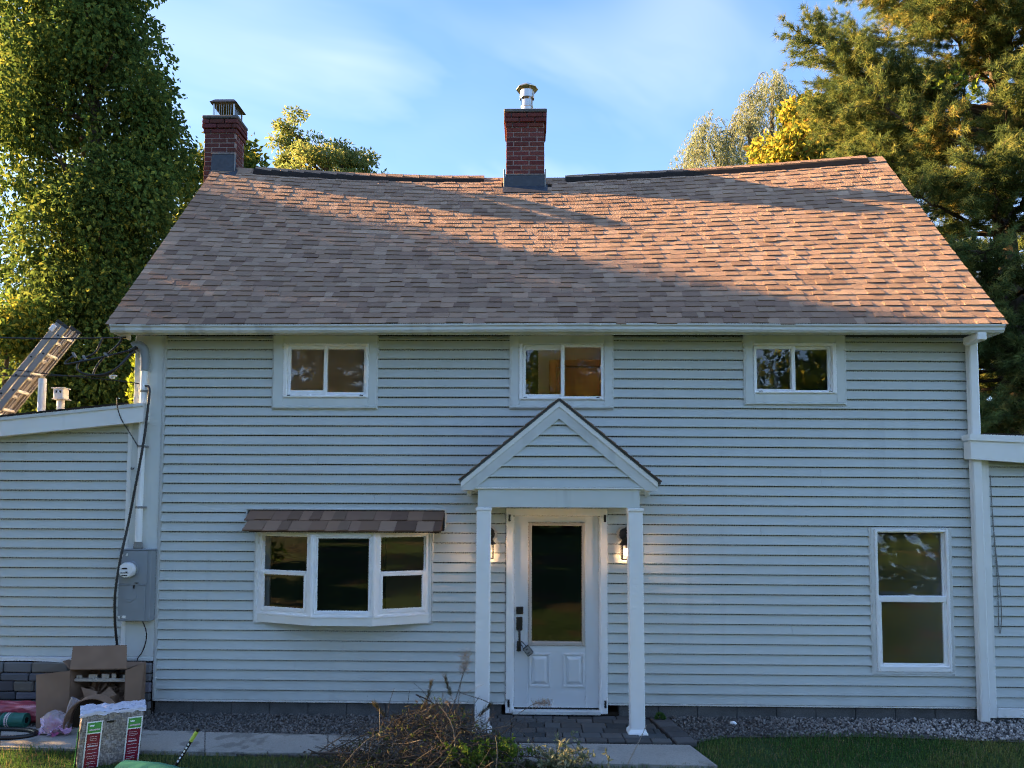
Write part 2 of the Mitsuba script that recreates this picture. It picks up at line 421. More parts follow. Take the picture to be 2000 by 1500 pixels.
def lawn_region(n, rng):
    x = rng.uniform(-5.6, 5.8, n * 2); y = rng.uniform(-2.6, -0.45, n * 2)
    lowpath = np.interp(x, [-8, -4.66, -2.8, -1.73, -0.6, 0.5, 1.585], [-1.11, -1.14, -1.22, -1.20, -1.31, -1.40, -1.43])
    edge = np.interp(x, [1.45, 1.9, 2.6, 3.35, 4.2, 4.7, 5.6], [-0.86, -0.55, -0.55, -0.44, -0.60, -0.62, -0.66])
    rightpath = x > 1.50 + np.clip((-0.88 - y) * 0.18, 0, 0.12)
    fray = 0.05 * rng.random(len(x)) ** 2
    ok = np.where(rightpath, (y < edge + fray), y < lowpath + fray)
    ok &= meshkit.fbm(np.column_stack([x * 1.9, y * 2.4, 0 * x]), 3, 4) > rng.uniform(0.10, 0.42, len(x))
    return np.column_stack([x, y])[ok][:n]


b = B(); b.add(*grass(62000, R0(21), lawn_region, 0.025, 0.075, [(0.075, 0.150, 0.038), (0.20, 0.21, 0.065), (0.30, 0.22, 0.12)]))
put('grass', b, 'm_blade'); tag('grass', 'short green grass with brown dry patches by the gravel', kind='stuff')

# ------------------------------------------------------------------ the house
H = 'house'
tag(H, 'pale blue two-storey clapboard house with brown shingle roof and gabled porch', 'house')
XL, XR = -4.17, 4.60           # gable ends
EXPO = 0.1014
YE, YR, ZE = -0.40, 2.15, 3.984   # eave and ridge of the front slope


def zr(x): return np.interp(x, [-4.4, -4.27, -3.3, -2.3, -1.27, -0.5, 0.46, 1.85, 3.2, 4.74, 4.9], [6.80, 6.785, 6.705, 6.645, 6.605, 6.60, 6.597, 6.665, 6.75, 6.875, 6.885])


def roofp(x, s, h=0.0):
    """point of the front slope: s from 0 (eave) to 1 (ridge), h above it"""
    x, s = np.asarray(x, float), np.asarray(s, float)
    y = YE + (YR - YE) * s
    z = ZE + 0.006 * np.cos(x * 0.7) + (zr(x) - ZE) * s - 0.03 * np.sin(np.pi * s) * np.exp(-((x - 0.3) / 2.6) ** 2)
    return np.stack([x, y - 0.726 * h, z + 0.688 * h], -1)


# --- siding
def board(x0, x1, zb, zt, c0=None, c1=None, x0t=None, x1t=None, y=0.0, seed=0):
    """one course of clapboard: lower lip proud, upper edge under the next; c0..c1 = the height that is left after cutting"""
    c0 = zb if c0 is None else c0; c1 = (zt if c1 is None else c1); c1 = c1 - 0.008 if c1 > zt - 0.002 and zt - zb > 0.05 else c1
    n = max(2, int((x1 - x0) / 0.5) + 1)
    bx = np.linspace(x0, x1, n); tx = np.linspace(x0 if x0t is None else x0t, x1 if x1t is None else x1t, n)
    yf = lambda z: y - 0.020 + 0.0290 * (z - zb) / (zt - zb)
    sec = [(yf(c0) + 0.004, c0), (yf(c0), c0 + 0.004), (yf(c1), c1), (y + 0.013, c1), (y + 0.013, c0)]
    wob = 0.0028 * (meshkit.noise(np.stack([bx * 1.1, 0 * bx + zb * 31 + seed, 0 * bx], -1), 3) - 0.5)
    sag = -0.024 * np.clip((bx - 0.5) / 4.0, 0, 1) * np.clip(zb / 3.1, 0, 1) * (y == 0.0) * (bx < 4.6)
    ring = []
    for k, (yy, zz) in enumerate(sec):
        up = k in (2, 3)
        ring.append(np.stack([tx if up else bx, np.full(n, yy) + wob * 0.8, np.full(n, zz) + wob + sag], -1))
    v = np.stack(ring, 1)
    i, j = np.meshgrid(np.arange(n - 1), np.arange(5), indexing='ij')
    q = np.stack([i * 5 + j, (i + 1) * 5 + j, (i + 1) * 5 + (j + 1) % 5, i * 5 + (j + 1) % 5], -1).reshape(-1, 4)
    f = np.vstack([q[:, [0, 1, 2]], q[:, [0, 2, 3]]])
    e = (n - 1) * 5
    f = np.vstack([f, [[0, 2, 1], [0, 3, 2], [0, 4, 3], [e, e + 1, e + 2], [e, e + 2, e + 3], [e, e + 3, e + 4]]])
    return B().add(v.reshape(-1, 3), f)


OPEN = [(-2.69, -1.598, 3.178, 4.2), (-0.184, 0.879, 3.184, 4.2), (2.258, 3.289, 3.226, 4.2), (3.511, 4.318, 0.473, 1.958),
        (-2.83, -0.995, 0.955, 1.90), (-2.93, -0.865, 1.90, 2.11), (-0.23, 0.825, 0.0, 2.30)]


def course(key, x0, x1, zb, zt, openings, joints=(), **kw):
    """the pieces of one course between openings and at joints"""
    cuts = sorted({x0, x1, *[max(x0, min(x1, o[k])) for o in openings for k in (0, 1) if o[2] < zt - .003 and o[3] > zb + .003], *[q for q in joints if x0 < q < x1]})
    for a, c in zip(cuts[:-1], cuts[1:]):
        if c - a < 0.004: continue
        m = (a + c) / 2; lo, hi = zb, zt
        for o in openings:
            if o[0] < m < o[1] and o[2] < zt - .003 and o[3] > zb + .003:
                if o[2] > zb + 0.003: hi = min(hi, o[2])
                elif o[3] < zt - 0.003: lo = max(lo, o[3])
                else: lo = hi
        if hi - lo > 0.006:
            e = 0.0012 if a in joints or c in joints else 0.0
            put(key, board(a + e, c - e, zb, zt, lo, hi, seed=m, **kw), 'm_siding')


put(H + '__front_wall', B().box(XL, -2.69, 0.0135, 0.05, 0.14, 4.0).box(-2.69, -1.598, 0.0135, 0.05, 2.11, 3.178).box(-1.598, -0.184, 0.0135, 0.05, 2.11, 4.0)
    .box(-2.69, -0.995, 0.0135, 0.05, 0.14, 0.96).box(-0.995, -0.23, 0.0135, 0.05, 0.14, 2.11).box(-0.184, 0.879, 0.0135, 0.05, 2.11, 3.184).box(0.879, 2.258, 0.0135, 0.05, 0.14, 4.0)
    .box(2.258, 3.289, 0.0135, 0.05, 1.958, 3.226).box(3.289, XR, 0.0135, 0.05, 1.958, 4.0).box(2.258, 3.511, 0.0135, 0.05, 0.14, 1.958).box(4.318, XR, 0.0135, 0.05, 0.14, 1.958)
    .box(3.511, 4.318, 0.0135, 0.05, 0.14, 0.473).box(-2.69, -0.995, 0.0135, 0.05, 1.90, 2.11).box(0.825, 0.879, 0.0135, 0.05, 0.14, 2.11), 'm_shade')
JOINT = {28: [-3.60], 26: [1.55], 24: [-2.2], 23: [3.02], 22: [3.03], 21: [-0.95], 20: [-1.6, -1.43], 17: [2.4], 13: [-3.1], 10: [1.9], 7: [2.7], 5: [-1.9], 3: [-2.4]}
for k in range(38):
    zb = 0.157 + EXPO * k; zt = min(zb + EXPO, 3.955)
    if zt - zb > 0.02: course(H + '__front_wall__siding_board', -3.838, 4.565, zb, zt, OPEN, JOINT.get(k, ()))
put(H + '__front_wall__starter_strip', B().box(-3.87, -0.232, -0.012, 0.013, 0.135, 0.156, 0.004), 'm_trim')
put(H + '__front_wall__starter_strip', B().box(0.827, 4.57, -0.012, 0.013, 0.137, 0.156, 0.004), 'm_trim')
# J channels round the openings
for (a, c, lo, hi) in OPEN[:4] + OPEN[4:5]:
    hh = min(hi, 3.952)
    bb = B().box(a - 0.014, a, -0.022, 0.013, lo - 0.012, hh, 0.003).box(c, c + 0.014, -0.022, 0.013, lo - 0.012, hh, 0.003).box(a, c, -0.020, 0.013, lo - 0.012, lo - 0.001, 0.003)
    put(H + '__front_wall__channel_trim', bb, 'm_fascia')
put(H + '__front_wall__channel_trim', B().box(-2.945, -0.85, -0.024, 0.013, 2.112, 2.128, 0.003).box(-2.945, -2.931, -0.022, 0.013, 1.93, 2.111, 0.003).box(-0.864, -0.85, -0.022, 0.013, 1.93, 2.111, 0.003), 'm_fascia')
# corner boards
put(H + '__corner_board', B().box(XL, -3.868, -0.024, 0.05, 0.585, 3.952, 0.004), 'm_casing')
put(H + '__corner_board', B().box(-3.866, -3.838, -0.030, 0.013, 0.15, 3.95, 0.004), 'm_fascia')
put(H + '__corner_board', B().box(4.566, 4.605, -0.022, 0.05, 0.13, 3.95, 0.004), 'm_fascia')
put(H + '__corner_board', B().box(-4.2, -3.868, -0.034, 0.03, 0.545, 0.583, 0.005), 'm_casing')
# gable ends and back wall
put(H + '__gable_wall', B().prism([(0.051, 0.0), (4.35, 0.0), (4.35, 3.95), (2.15, 6.35), (0.051, 4.05)], XR - 0.05, XR, axis=0), 'm_siding')
put(H + '__gable_wall', B().prism([(0.051, 0.0), (4.35, 0.0), (4.35, 2.95), (0.051, 2.95)], XL, XL + .05, axis=0).prism([(0.051, 2.95), (0.75, 2.95), (0.75, 4.0), (0.051, 4.0)], XL, XL + .05, axis=0)
    .prism([(2.75, 2.95), (4.35, 2.95), (4.35, 3.95), (2.75, 4.0)], XL, XL + .05, axis=0).prism([(0.051, 4.0), (4.35, 4.0), (2.15, 6.35)], XL, XL + .05, axis=0), 'm_siding')
put(H + '__gable_window__frame', B().box(XL, XL + .05, 0.751, 0.80, 2.951, 3.999, .003).box(XL, XL + .05, 2.70, 2.749, 2.951, 3.999, .003).box(XL, XL + .05, 1.72, 1.78, 2.951, 3.999, .003), 'm_white')
put(H + '__gable_window__pane', B().quad([[XL + .02, 0.8, 2.951], [XL + .02, 2.7, 2.951], [XL + .02, 2.7, 3.999], [XL + .02, 0.8, 3.999]]), 'm_clear')
put(H + '__rear_wall', B().box(XL + .05, XR - .05, 4.30, 4.35, 0, 3.95), 'm_siding')
# foundation blocks
for k in range(22):
    a = -3.86 + 0.40 * k
    if a + .396 < -0.26 or a > 0.85:
        put(H + '__front_wall__foundation_block', B().box(a, min(a + 0.395, 4.56), 0.022 + 0.003 * (k % 2), 0.2, -0.10, 0.133, 0.005), 'm_block')

# --- inside: floors, partitions, back walls (dark below, one lit room above)
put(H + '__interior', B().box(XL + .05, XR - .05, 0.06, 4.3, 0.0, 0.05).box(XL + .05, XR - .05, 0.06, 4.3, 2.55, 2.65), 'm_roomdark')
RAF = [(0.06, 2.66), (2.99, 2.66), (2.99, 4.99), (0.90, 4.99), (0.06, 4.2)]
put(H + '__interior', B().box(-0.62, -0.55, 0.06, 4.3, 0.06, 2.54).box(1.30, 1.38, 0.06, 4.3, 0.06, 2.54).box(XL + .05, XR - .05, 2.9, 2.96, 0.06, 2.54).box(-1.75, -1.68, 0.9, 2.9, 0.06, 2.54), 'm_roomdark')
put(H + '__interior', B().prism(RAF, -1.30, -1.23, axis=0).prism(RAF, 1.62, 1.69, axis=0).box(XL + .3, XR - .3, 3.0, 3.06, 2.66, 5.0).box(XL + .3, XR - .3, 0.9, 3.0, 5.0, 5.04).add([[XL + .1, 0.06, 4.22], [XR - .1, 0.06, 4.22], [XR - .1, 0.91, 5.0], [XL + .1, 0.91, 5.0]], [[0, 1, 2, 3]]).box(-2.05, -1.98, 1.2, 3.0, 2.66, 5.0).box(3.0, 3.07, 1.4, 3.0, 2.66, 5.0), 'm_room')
put(H + '__interior', B().box(-0.28, 0.12, 1.30, 1.36, 2.66, 5.0), 'm_dark')
put(H + '__interior__door_casing', B().ring((0.30, 1.26, 2.66, 4.27), (0.40, 1.16, 2.66, 4.17), 2.95, 2.998, 0.006).box(0.41, 1.15, 2.97, 2.999, 2.66, 4.16, 0.004), 'm_wood')
put(H + '__ceiling_lamp', B().lathe([(0.001, 4.86), (0.10, 4.87), (0.14, 4.93), (0.13, 4.98), (0.001, 4.985)][::-1], (0.55, 1.5, 0), sides=16), 'm_white', True,
    emitter={'type': 'area', 'radiance': rgb(24.0, 14.5, 6.5)})

put(H + '__interior', B().box(-1.90, -0.63, 1.15, 1.2, 0.06, 2.54), 'm_roommid')
# --- windows
def pane(key, x0, x1, z0, z1, y): put(key, B().quad([[x0, y, z0], [x1, y, z0], [x1, y, z1], [x0, y, z1]]), 'm_glass')


def slider(case, fr, p0, p1, front_left):
    k = numbered(H + '__window')
    x0, x1, z0 = case
    put(k + '__casing', B().ring((x0, x1, z0 + .018, 3.955), fr, -0.026, 0.05, 0.005).box(x0 - .004, x1 + .004, -0.040, 0.013, z0, z0 + 0.017, 0.004), 'm_casing')
    inn = (p0[0] - 0.032, p1[1] + 0.032, min(p0[2], p1[2]) - 0.034, max(p0[3], p1[3]) + 0.034)
    put(k + '__frame', B().ring((fr[0] + .001, fr[1] - .001, fr[2] + .001, fr[3] - .001), inn, -0.034, 0.08, 0.004).box(fr[0] + .02, fr[1] - .02, -0.045, -0.0345, fr[2] + .008, fr[2] + .02, .002), 'm_white')
    yl, yr = (-0.012, 0.022) if front_left else (0.022, -0.012)
    mid = (p0[1] + p1[0]) / 2
    put(k + '__sash', B().ring((inn[0] + .002, mid + .020, inn[2] + .002, inn[3] - .002), p0, yl, yl + 0.03, 0.004), 'm_white')
    put(k + '__sash', B().ring((mid - .020, inn[1] - .002, inn[2] + .002, inn[3] - .002), p1, yr, yr + 0.03, 0.004), 'm_white')
    for (p, y) in ((p0, yl), (p1, yr)): pane(k + '__pane', p[0] - .004, p[1] + .004, p[2] - .004, p[3] + .004, y + 0.014)
    put(k + '__latch', B().box(fr[0] + .05, fr[0] + .085, -0.048, -0.033, fr[2] + .022, fr[2] + .03, 0.002).box(fr[1] - .085, fr[1] - .05, -0.048, -0.033, fr[2] + .022, fr[2] + .03, 0.002), 'm_shade')
    return k


k = slider((-2.69, -1.598, 3.178), (-2.584, -1.681, 3.286, 3.864), (-2.512, -2.160, 3.372, 3.806), (-2.130, -1.741, 3.357, 3.816), True)
labels[k] = {'label': 'upper slider window above the bay window'}
k = slider((-0.184, 0.879, 3.184), (-0.098, 0.794, 3.268, 3.864), (-0.027, 0.345, 3.338, 3.806), (0.377, 0.762, 3.312, 3.830), False)
labels[k] = {'label': 'upper slider window with warm lit room, above the porch gable'}
k = slider((2.258, 3.289, 3.226), (2.347, 3.202, 3.337, 3.870), (2.383, 2.742, 3.390, 3.811), (2.782, 3.129, 3.385, 3.811), True)
labels[k] = {'label': 'upper slider window mirroring trees'}
# tall double hung window
k = numbered(H + '__double_hung_window')
put(k + '__casing', B().ring((3.511, 4.318, 0.473, 1.958), (3.548, 4.297, 0.502, 1.940), -0.024, 0.05, 0.004), 'm_fascia')
put(k + '__frame', B().ring((3.549, 4.296, 0.503, 1.939), (3.578, 4.268, 0.560, 1.914), -0.032, 0.08, 0.005), 'm_white')
put(k + '__sash', B().ring((3.579, 4.267, 1.20, 1.913), (3.592, 4.252, 1.262, 1.902), 0.025, 0.05, 0.003), 'm_white')
put(k + '__sash', B().ring((3.579, 4.267, 0.561, 1.262), (3.612, 4.229, 0.585, 1.199), -0.010, 0.02, 0.004).box(3.579, 4.267, -0.018, 0.02, 1.2005, 1.2615, 0.005), 'm_white')
put(k + '__latch', B().box(3.89, 3.95, -0.016, 0.01, 1.263, 1.275, 0.004), 'm_trim')
pane(k + '__pane', 3.590, 4.254, 1.258, 1.905, 0.037); pane(k + '__pane', 3.609, 4.232, 0.582, 1.203, 0.004)

def wavy(U, V):
    x, z = 3.60 + 0.64 * U, 1.27 + 0.62 * V
    return np.stack([x, 0.062 + 0.045 * (meshkit.fbm(np.stack([x * 6 + z * 3, z * 5, 0 * x], -1), 4, 6) - .5), z], -1)
U_, V_ = np.meshgrid(np.linspace(0, 1, 40), np.linspace(0, 1, 40), indexing='ij'); i, j = np.meshgrid(np.arange(39), np.arange(39), indexing='ij')
put(k + '__protective_film', B().add(wavy(U_, V_).reshape(-1, 3), np.stack([i * 40 + j, (i + 1) * 40 + j, (i + 1) * 40 + j + 1, i * 40 + j + 1], -1).reshape(-1, 4)), 'm_glass', True)
# --- bay window
k = BAY = H + '__bay_window'
P0, P1, P2, P3 = np.array([-2.815, -0.004]), np.array([-2.165, -0.262]), np.array([-1.555, -0.262]), np.array([-1.008, -0.004])
hexa = lambda g: [P0 + [-g, 0], P1 + [-g * .5, -g], P2 + [g * .5, -g], P3 + [g, 0], (P3 + [g, 0]) * [1, 0] + [0, .04], (P0 - [g, 0]) * [1, 0] + [0, .04]]
put(k + '__sill', B().prism(hexa(0.008), 0.955, 1.035, axis=2), 'm_trim')
put(k + '__sill', B().prism(hexa(0.016), 1.0352, 1.052, axis=2), 'm_white')
put(k + '__header', B().prism(hexa(0.004), 1.862, 1.892, axis=2), 'm_white')
def sidebox(b, A, D, u0, u1, d0, d1, z0, z1, ch=0.004):
    """a box on the facet from A to D: u along it, d outwards"""
    t = (D - A) / np.linalg.norm(D - A); nrm = np.array([t[1], -t[0]])
    ce = A + t * (u0 + u1) / 2 + nrm * (d0 + d1) / 2
    return b.obox([ce[0], ce[1], (z0 + z1) / 2], [(u1 - u0) / 2, (d1 - d0) / 2, (z1 - z0) / 2], np.array([[t[0], t[1], 0], [nrm[0], nrm[1], 0], [0, 0, 1]]), ch)


def facet_ring(key, A, D, o, i, d0, d1, m='m_white'):
    bb = B()
    sidebox(bb, A, D, o[0], i[0], d0, d1, o[2], o[3]); sidebox(bb, A, D, i[1], o[1], d0, d1, o[2], o[3])
    sidebox(bb, A, D, i[0], i[1], d0, d1 - .0015, i[3], o[3]); sidebox(bb, A, D, i[0], i[1], d0, d1 - .0015, o[2], i[2])
    put(key, bb, m)


def facet_pane(key, A, D, u0, u1, d, z0, z1):
    t = (D - A) / np.linalg.norm(D - A); nrm = np.array([t[1], -t[0]])
    q = lambda u, z: [*(A + t * u + nrm * d), z]
    put(key, B().quad([q(u0, z0), q(u1, z0), q(u1, z1), q(u0, z1)]), 'm_glass')


for A, D, fl in ((P0, P1, 0), (P2, P3, 1)):
    L = np.linalg.norm(D - A)
    fx_ = lambda a, c, *z: (L - c, L - a, *z) if fl else (a, c, *z)
    facet_ring(k + '__frame', A, D, fx_(0.002, L - 0.03, 1.0525, 1.8615), fx_(0.05, L - 0.075, 1.075, 1.85), -0.06, 0.0)
    facet_ring(k + '__sash', A, D, fx_(0.051, L - 0.076, 1.46, 1.849), fx_(0.062, L - 0.088, 1.492, 1.838), -0.045, -0.025)
    facet_ring(k + '__sash', A, D, fx_(0.051, L - 0.076, 1.076, 1.492), fx_(0.088, L - 0.105, 1.118, 1.446), -0.024, 0.004)
    facet_pane(k + '__pane', A, D, *fx_(0.06, L - 0.086), -0.035, 1.488, 1.842); facet_pane(k + '__pane', A, D, *fx_(0.085, L - 0.102), -0.010, 1.114, 1.45)
facet_ring(k + '__frame', P1, P2, (-0.025, 0.635, 1.0525, 1.8615), (0.028, 0.582, 1.085, 1.842), -0.06, 0.004)
facet_ring(k + '__sash', P1, P2, (0.029, 0.581, 1.086, 1.841), (0.046, 0.564, 1.102, 1.826), -0.04, -0.01)
facet_pane(k + '__pane', P1, P2, 0.043, 0.567, -0.022, 1.099, 1.829)
put(k + '__mullion', B().cyl([P1[0] - .012, P1[1] - .004, 1.053], [P1[0] - .012, P1[1] - .004, 1.861], 0.018, 8), 'm_white')
put(k + '__mullion', B().cyl([P2[0] + .012, P2[1] - .004, 1.053], [P2[0] + .012, P2[1] - .004, 1.861], 0.018, 8), 'm_white')
put(k + '__side_trim', B().box(-2.829, -2.808, -0.02, 0.05, 0.956, 1.893), 'm_trim'); put(k + '__side_trim', B().box(-1.014, -0.996, -0.02, 0.05, 0.956, 1.893), 'm_trim')
# its little roof: two rows of shingles on a board
put(k + '__roof_board', B().add([[-2.80, -0.325, 1.893], [-0.885, -0.325, 1.893], [-0.885, -0.005, 2.095], [-2.88, -0.005, 2.095], [-2.80, -0.325, 1.8925 - .004], [-0.885, -0.325, 1.889], [-0.885, 0.01, 1.91], [-2.88, 0.01, 1.91]],
    [[0, 1, 2], [0, 2, 3], [4, 6, 5], [4, 7, 6], [0, 5, 1], [0, 4, 5], [0, 3, 7], [0, 7, 4], [1, 5, 6], [1, 6, 2]]), 'm_dark')
SH = [np.array([0.325, 0.215, 0.152]), np.array([0.290, 0.188, 0.134]), np.array([0.360, 0.245, 0.174]), np.array([0.258, 0.165, 0.120]), np.array([0.340, 0.218, 0.150])]


def slab(b, f, x0, x1, s0, s1, h0, h1, ht, c, flare=0.0):
    """one shingle on a surface f(x, s, h): lower edge raised by h1, upper by ht; flare = how much the lower edge is wider"""
    g = flare
    xs = [x0 - g, x1 + g, x1, x0]
    v = np.array([f(xs[0], s0, h1), f(xs[1], s0, h1), f(xs[2], s1, ht), f(xs[3], s1, ht), f(xs[0], s0, h0), f(xs[1], s0, h0), f(xs[2], s1, ht - .003), f(xs[3], s1, ht - .003)])
    c = np.asarray(c)
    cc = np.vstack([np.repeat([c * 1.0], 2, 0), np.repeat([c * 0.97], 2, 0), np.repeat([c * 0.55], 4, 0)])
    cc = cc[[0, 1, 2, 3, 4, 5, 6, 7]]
    return b.add(v, [[0, 1, 2], [0, 2, 3], [0, 4, 5], [0, 5, 1], [0, 3, 7], [0, 7, 4], [1, 5, 6], [1, 6, 2]], cc)


rng = R0(31)
def bayf(x, s, h): return np.array([x + (s - 1) * -0.0 , -0.335 + 0.335 * s - 0.53 * h, 1.897 + 0.205 * s + 0.85 * h])
for r, (s0, s1) in enumerate(((0.0, 0.52), (0.5, 0.99))):
    x = -2.915 + 0.04 * (1 - r) * -1 + 0.0; x = -2.86 + (-0.045) * r; xe = -0.865
    up = r % 2
    while x < xe - 0.02:
        x1 = min(x + rng.uniform(0.10, 0.21), xe)
        if xe - x1 < 0.06: x1 = xe
        up ^= 1
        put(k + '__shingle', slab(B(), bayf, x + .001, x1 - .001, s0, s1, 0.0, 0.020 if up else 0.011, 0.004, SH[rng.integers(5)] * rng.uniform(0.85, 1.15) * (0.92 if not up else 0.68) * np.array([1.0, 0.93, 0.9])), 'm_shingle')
        x = x1

# --- door
D = H + '__door'
put(D + '__frame', B().box(-0.224, -0.150, -0.030, 0.09, 0.052, 2.06, 0.006).box(-0.150, -0.138, -0.012, 0.09, 0.06, 2.05, 0.003).box(0.747, 0.821, -0.030, 0.09, 0.052, 2.06, 0.006).box(0.735, 0.747, -0.012, 0.09, 0.06, 2.05, 0.003).box(-0.224, 0.821, -0.028, 0.09, 2.061, 2.14, 0.006), 'm_white')
for x in (-0.19, 0.785):
    for z in (2.0, 0.115): put(D + '__corner_plug', B().box(x - .011 + (.01 if x > 0 else 0), x + .011 + (.01 if x > 0 else 0), -0.036, -0.0295, z, z + 0.075, 0.003), 'm_black')
put(D + '__sill', B().box(-0.149, 0.746, -0.055, 0.10, 0.045, 0.085, 0.006), 'm_fascia')
put(D + '__sweep', B().box(-0.136, 0.733, 0.016, 0.05, 0.087, 0.103, 0.002), 'm_black')
put(D + '__leaf', B().ring((-0.136, 0.733, 0.104, 2.059), (0.006, 0.593, 0.729, 1.994), 0.010, 0.055, 0.003), 'm_door')
put(D + '__glass_frame', B().ring((0.007, 0.592, 0.730, 1.993), (0.043, 0.560, 0.770, 1.957), -0.006, 0.06, 0.006), 'm_beige')
pane(D + '__pane', 0.040, 0.563, 0.767, 1.960, 0.03)
for (a, c) in ((0.015, 0.236), (0.367, 0.587)):
    bb = B()
    bb.ring((a, c, 0.312, 0.654), (a + .022, c - .022, 0.334, 0.632), -0.002, 0.0099, 0.004)
    q = lambda x0, x1, z0, z1, y: [[x0, y, z0], [x1, y, z0], [x1, y, z1], [x0, y, z1]]
    o, i = q(a + .030, c - .030, 0.342, 0.624, 0.0085), q(a + .062, c - .062, 0.374, 0.592, -0.006)
    bb.add(o + i, [[0, 1, 5, 4], [1, 2, 6, 5], [2, 3, 7, 6], [3, 0, 4, 7], [4, 5, 6, 7]])
    put(D + '__panel', bb, 'm_door')
put(D + '__deadbolt', B().box(-0.118, -0.044, -0.018, 0.0095, 1.052, 1.125, 0.006).cyl([-0.081, -0.0185, 1.088], [-0.081, -0.026, 1.088], 0.018, 14), 'm_black')
put(D + '__handle', B().box(-0.116, -0.052, -0.014, 0.0095, 0.885, 1.02, 0.005).box(-0.110, -0.066, -0.012, 0.0095, 0.672, 0.775, 0.004)
    .tube(bezier([[-0.084, -0.012, 0.905], [-0.083, -0.055, 0.88], [-0.081, -0.058, 0.80], [-0.082, -0.05, 0.74], [-0.086, -0.012, 0.72]], 16), [0.012] * 17, 8), 'm_black')

# --- porch
PO = H + '__porch'
AX, AZ, SL = 0.297, 3.190, 0.827     # apex and slope of its gable
yf = -0.665
for sg in (-1, 1):
    w = 0.955 + (0.012 if sg > 0 else 0)
    X = lambda x: AX + sg * x
    # shingles: thin rows, seen edge on from the front
    rows = 9
    def pf(x, s, h):   # here x runs along the depth, s from eave to ridge
        d = w * (1 - s) + 0.0
        return np.array([X(d + 0.64 * h), x, AZ - SL * d + 0.77 * h])
    y0, y1 = yf - 0.035, -0.012
    for r in range(rows):
        y = y0
        while y < y1 - 0.01:
            yb = min(y + rng.uniform(0.12, 0.24), y1)
            if y1 - yb < 0.05: yb = y1
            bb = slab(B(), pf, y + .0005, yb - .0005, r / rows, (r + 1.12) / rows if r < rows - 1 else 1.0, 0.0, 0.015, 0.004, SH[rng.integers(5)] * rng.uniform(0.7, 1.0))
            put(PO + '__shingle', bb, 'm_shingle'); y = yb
    put(PO + '__roof_deck', B().prism([(X(-0.0), AZ - 0.002), (X(w - .004), AZ - SL * (w - .004) - 0.002), (X(w - .004), AZ - SL * (w - .004) - 0.022), (X(0), AZ - 0.022)], yf - 0.02, -0.012), 'm_shade')
    # rake: a proud moulding and the board below it
    e = 0.938
    put(PO + '__rake_moulding', B().prism([(X(0), AZ - 0.023), (X(e), AZ - SL * e - 0.023), (X(e), AZ - SL * e - 0.075), (X(0), AZ - 0.075)], yf - 0.012, yf + 0.05), 'm_trim')
    put(PO + '__rake_board', B().prism([(X(0), AZ - 0.076), (X(e - .004), AZ - SL * (e - .004) - 0.076), (X(e - .004), 2.312), (X(0.825), 2.312), (X(0), AZ - 0.19)], yf, yf + 0.04), 'm_fascia')
    put(PO + '__eave_soffit', B().box(X(0.775), X(e - .006), yf + 0.041, -0.012, 2.313, 2.325), 'm_trim')
    put(PO + '__eave_fascia', B().box(X(e - .02), X(e - .002), yf + 0.041, -0.012, 2.326, 2.42), 'm_fascia')
    put(PO + '__eave_bracket', B().box(X(0.86), X(0.90), yf + 0.25, yf + 0.30, 2.262, 2.312, 0.004), 'm_trim')
put(PO + '__gable_panel', B().prism([(AX - 0.82, 2.325), (AX + 0.82, 2.325), (AX, 2.325 + 0.675)], yf + 0.042, yf + 0.06), 'm_shade')
for r in range(7):
    zb = 2.338 + 0.1005 * r; zt = zb + 0.1005
    half = lambda z: max(0.0, (AZ - 0.185 - z) / SL)
    if zt > AZ - 0.2: zt = AZ - 0.2
    if zt - zb > 0.02: put(PO + '__siding_board', board(AX - half(zb), AX + half(zb), zb, zt, x0t=AX - half(zt), x1t=AX + half(zt), y=yf + 0.024), 'm_siding')
put(PO + '__gable_base_trim', B().box(AX - 0.80, AX + 0.80, yf + 0.004, yf + 0.04, 2.3225, 2.3375, 0.003), 'm_trim')
put(PO + '__beam', B().box(-0.480, 1.066, -0.640, -0.52, 2.146, 2.322, 0.004), 'm_casing')
put(PO + '__beam', B().box(-0.478, -0.36, -0.519, -0.012, 2.148, 2.312, 0.004).box(0.95, 1.064, -0.519, -0.012, 2.148, 2.312, 0.004), 'm_trim')
put(PO + '__ceiling', B().box(-0.359, 0.949, -0.519, -0.012, 2.20, 2.215), 'm_trim')
for (xa, xb) in ((-0.490, -0.356), (0.957, 1.094)):
    dx = 0.012 if xa > 0 else -0.006
    def lean(bb):
        v = bb.v[-1]; v[:, 0] += dx * (2.14 - v[:, 2]) / 2.1; return bb
    put(PO + '__post', lean(B().box(xa, xb, -0.645, -0.511, 0.062, 2.112, 0.006)), 'm_white')
    put(PO + '__post_cap', B().box(xa - .009, xb + .009, -0.654, -0.502, 2.1125, 2.145, 0.006), 'm_white')
    m = (xa + xb) / 2 + dx * .98
    q = lambda h, z: [[m - h, -0.578 - h, z], [m + h, -0.578 - h, z], [m + h, -0.578 + h, z], [m - h, -0.578 + h, z]]
    bb = B(); lev = [(0.092, 0.014), (0.092, 0.042), (0.076, 0.068), (0.0695, 0.075)]
    v = np.vstack([q(h, z) for h, z in lev])
    f = [[4 * a + c, 4 * a + (c + 1) % 4, 4 * a + 4 + (c + 1) % 4, 4 * a + 4 + c] for a in range(3) for c in range(4)] + [[12, 13, 14, 15]]
    put(PO + '__post_base', bb.add(v, f), 'm_white')

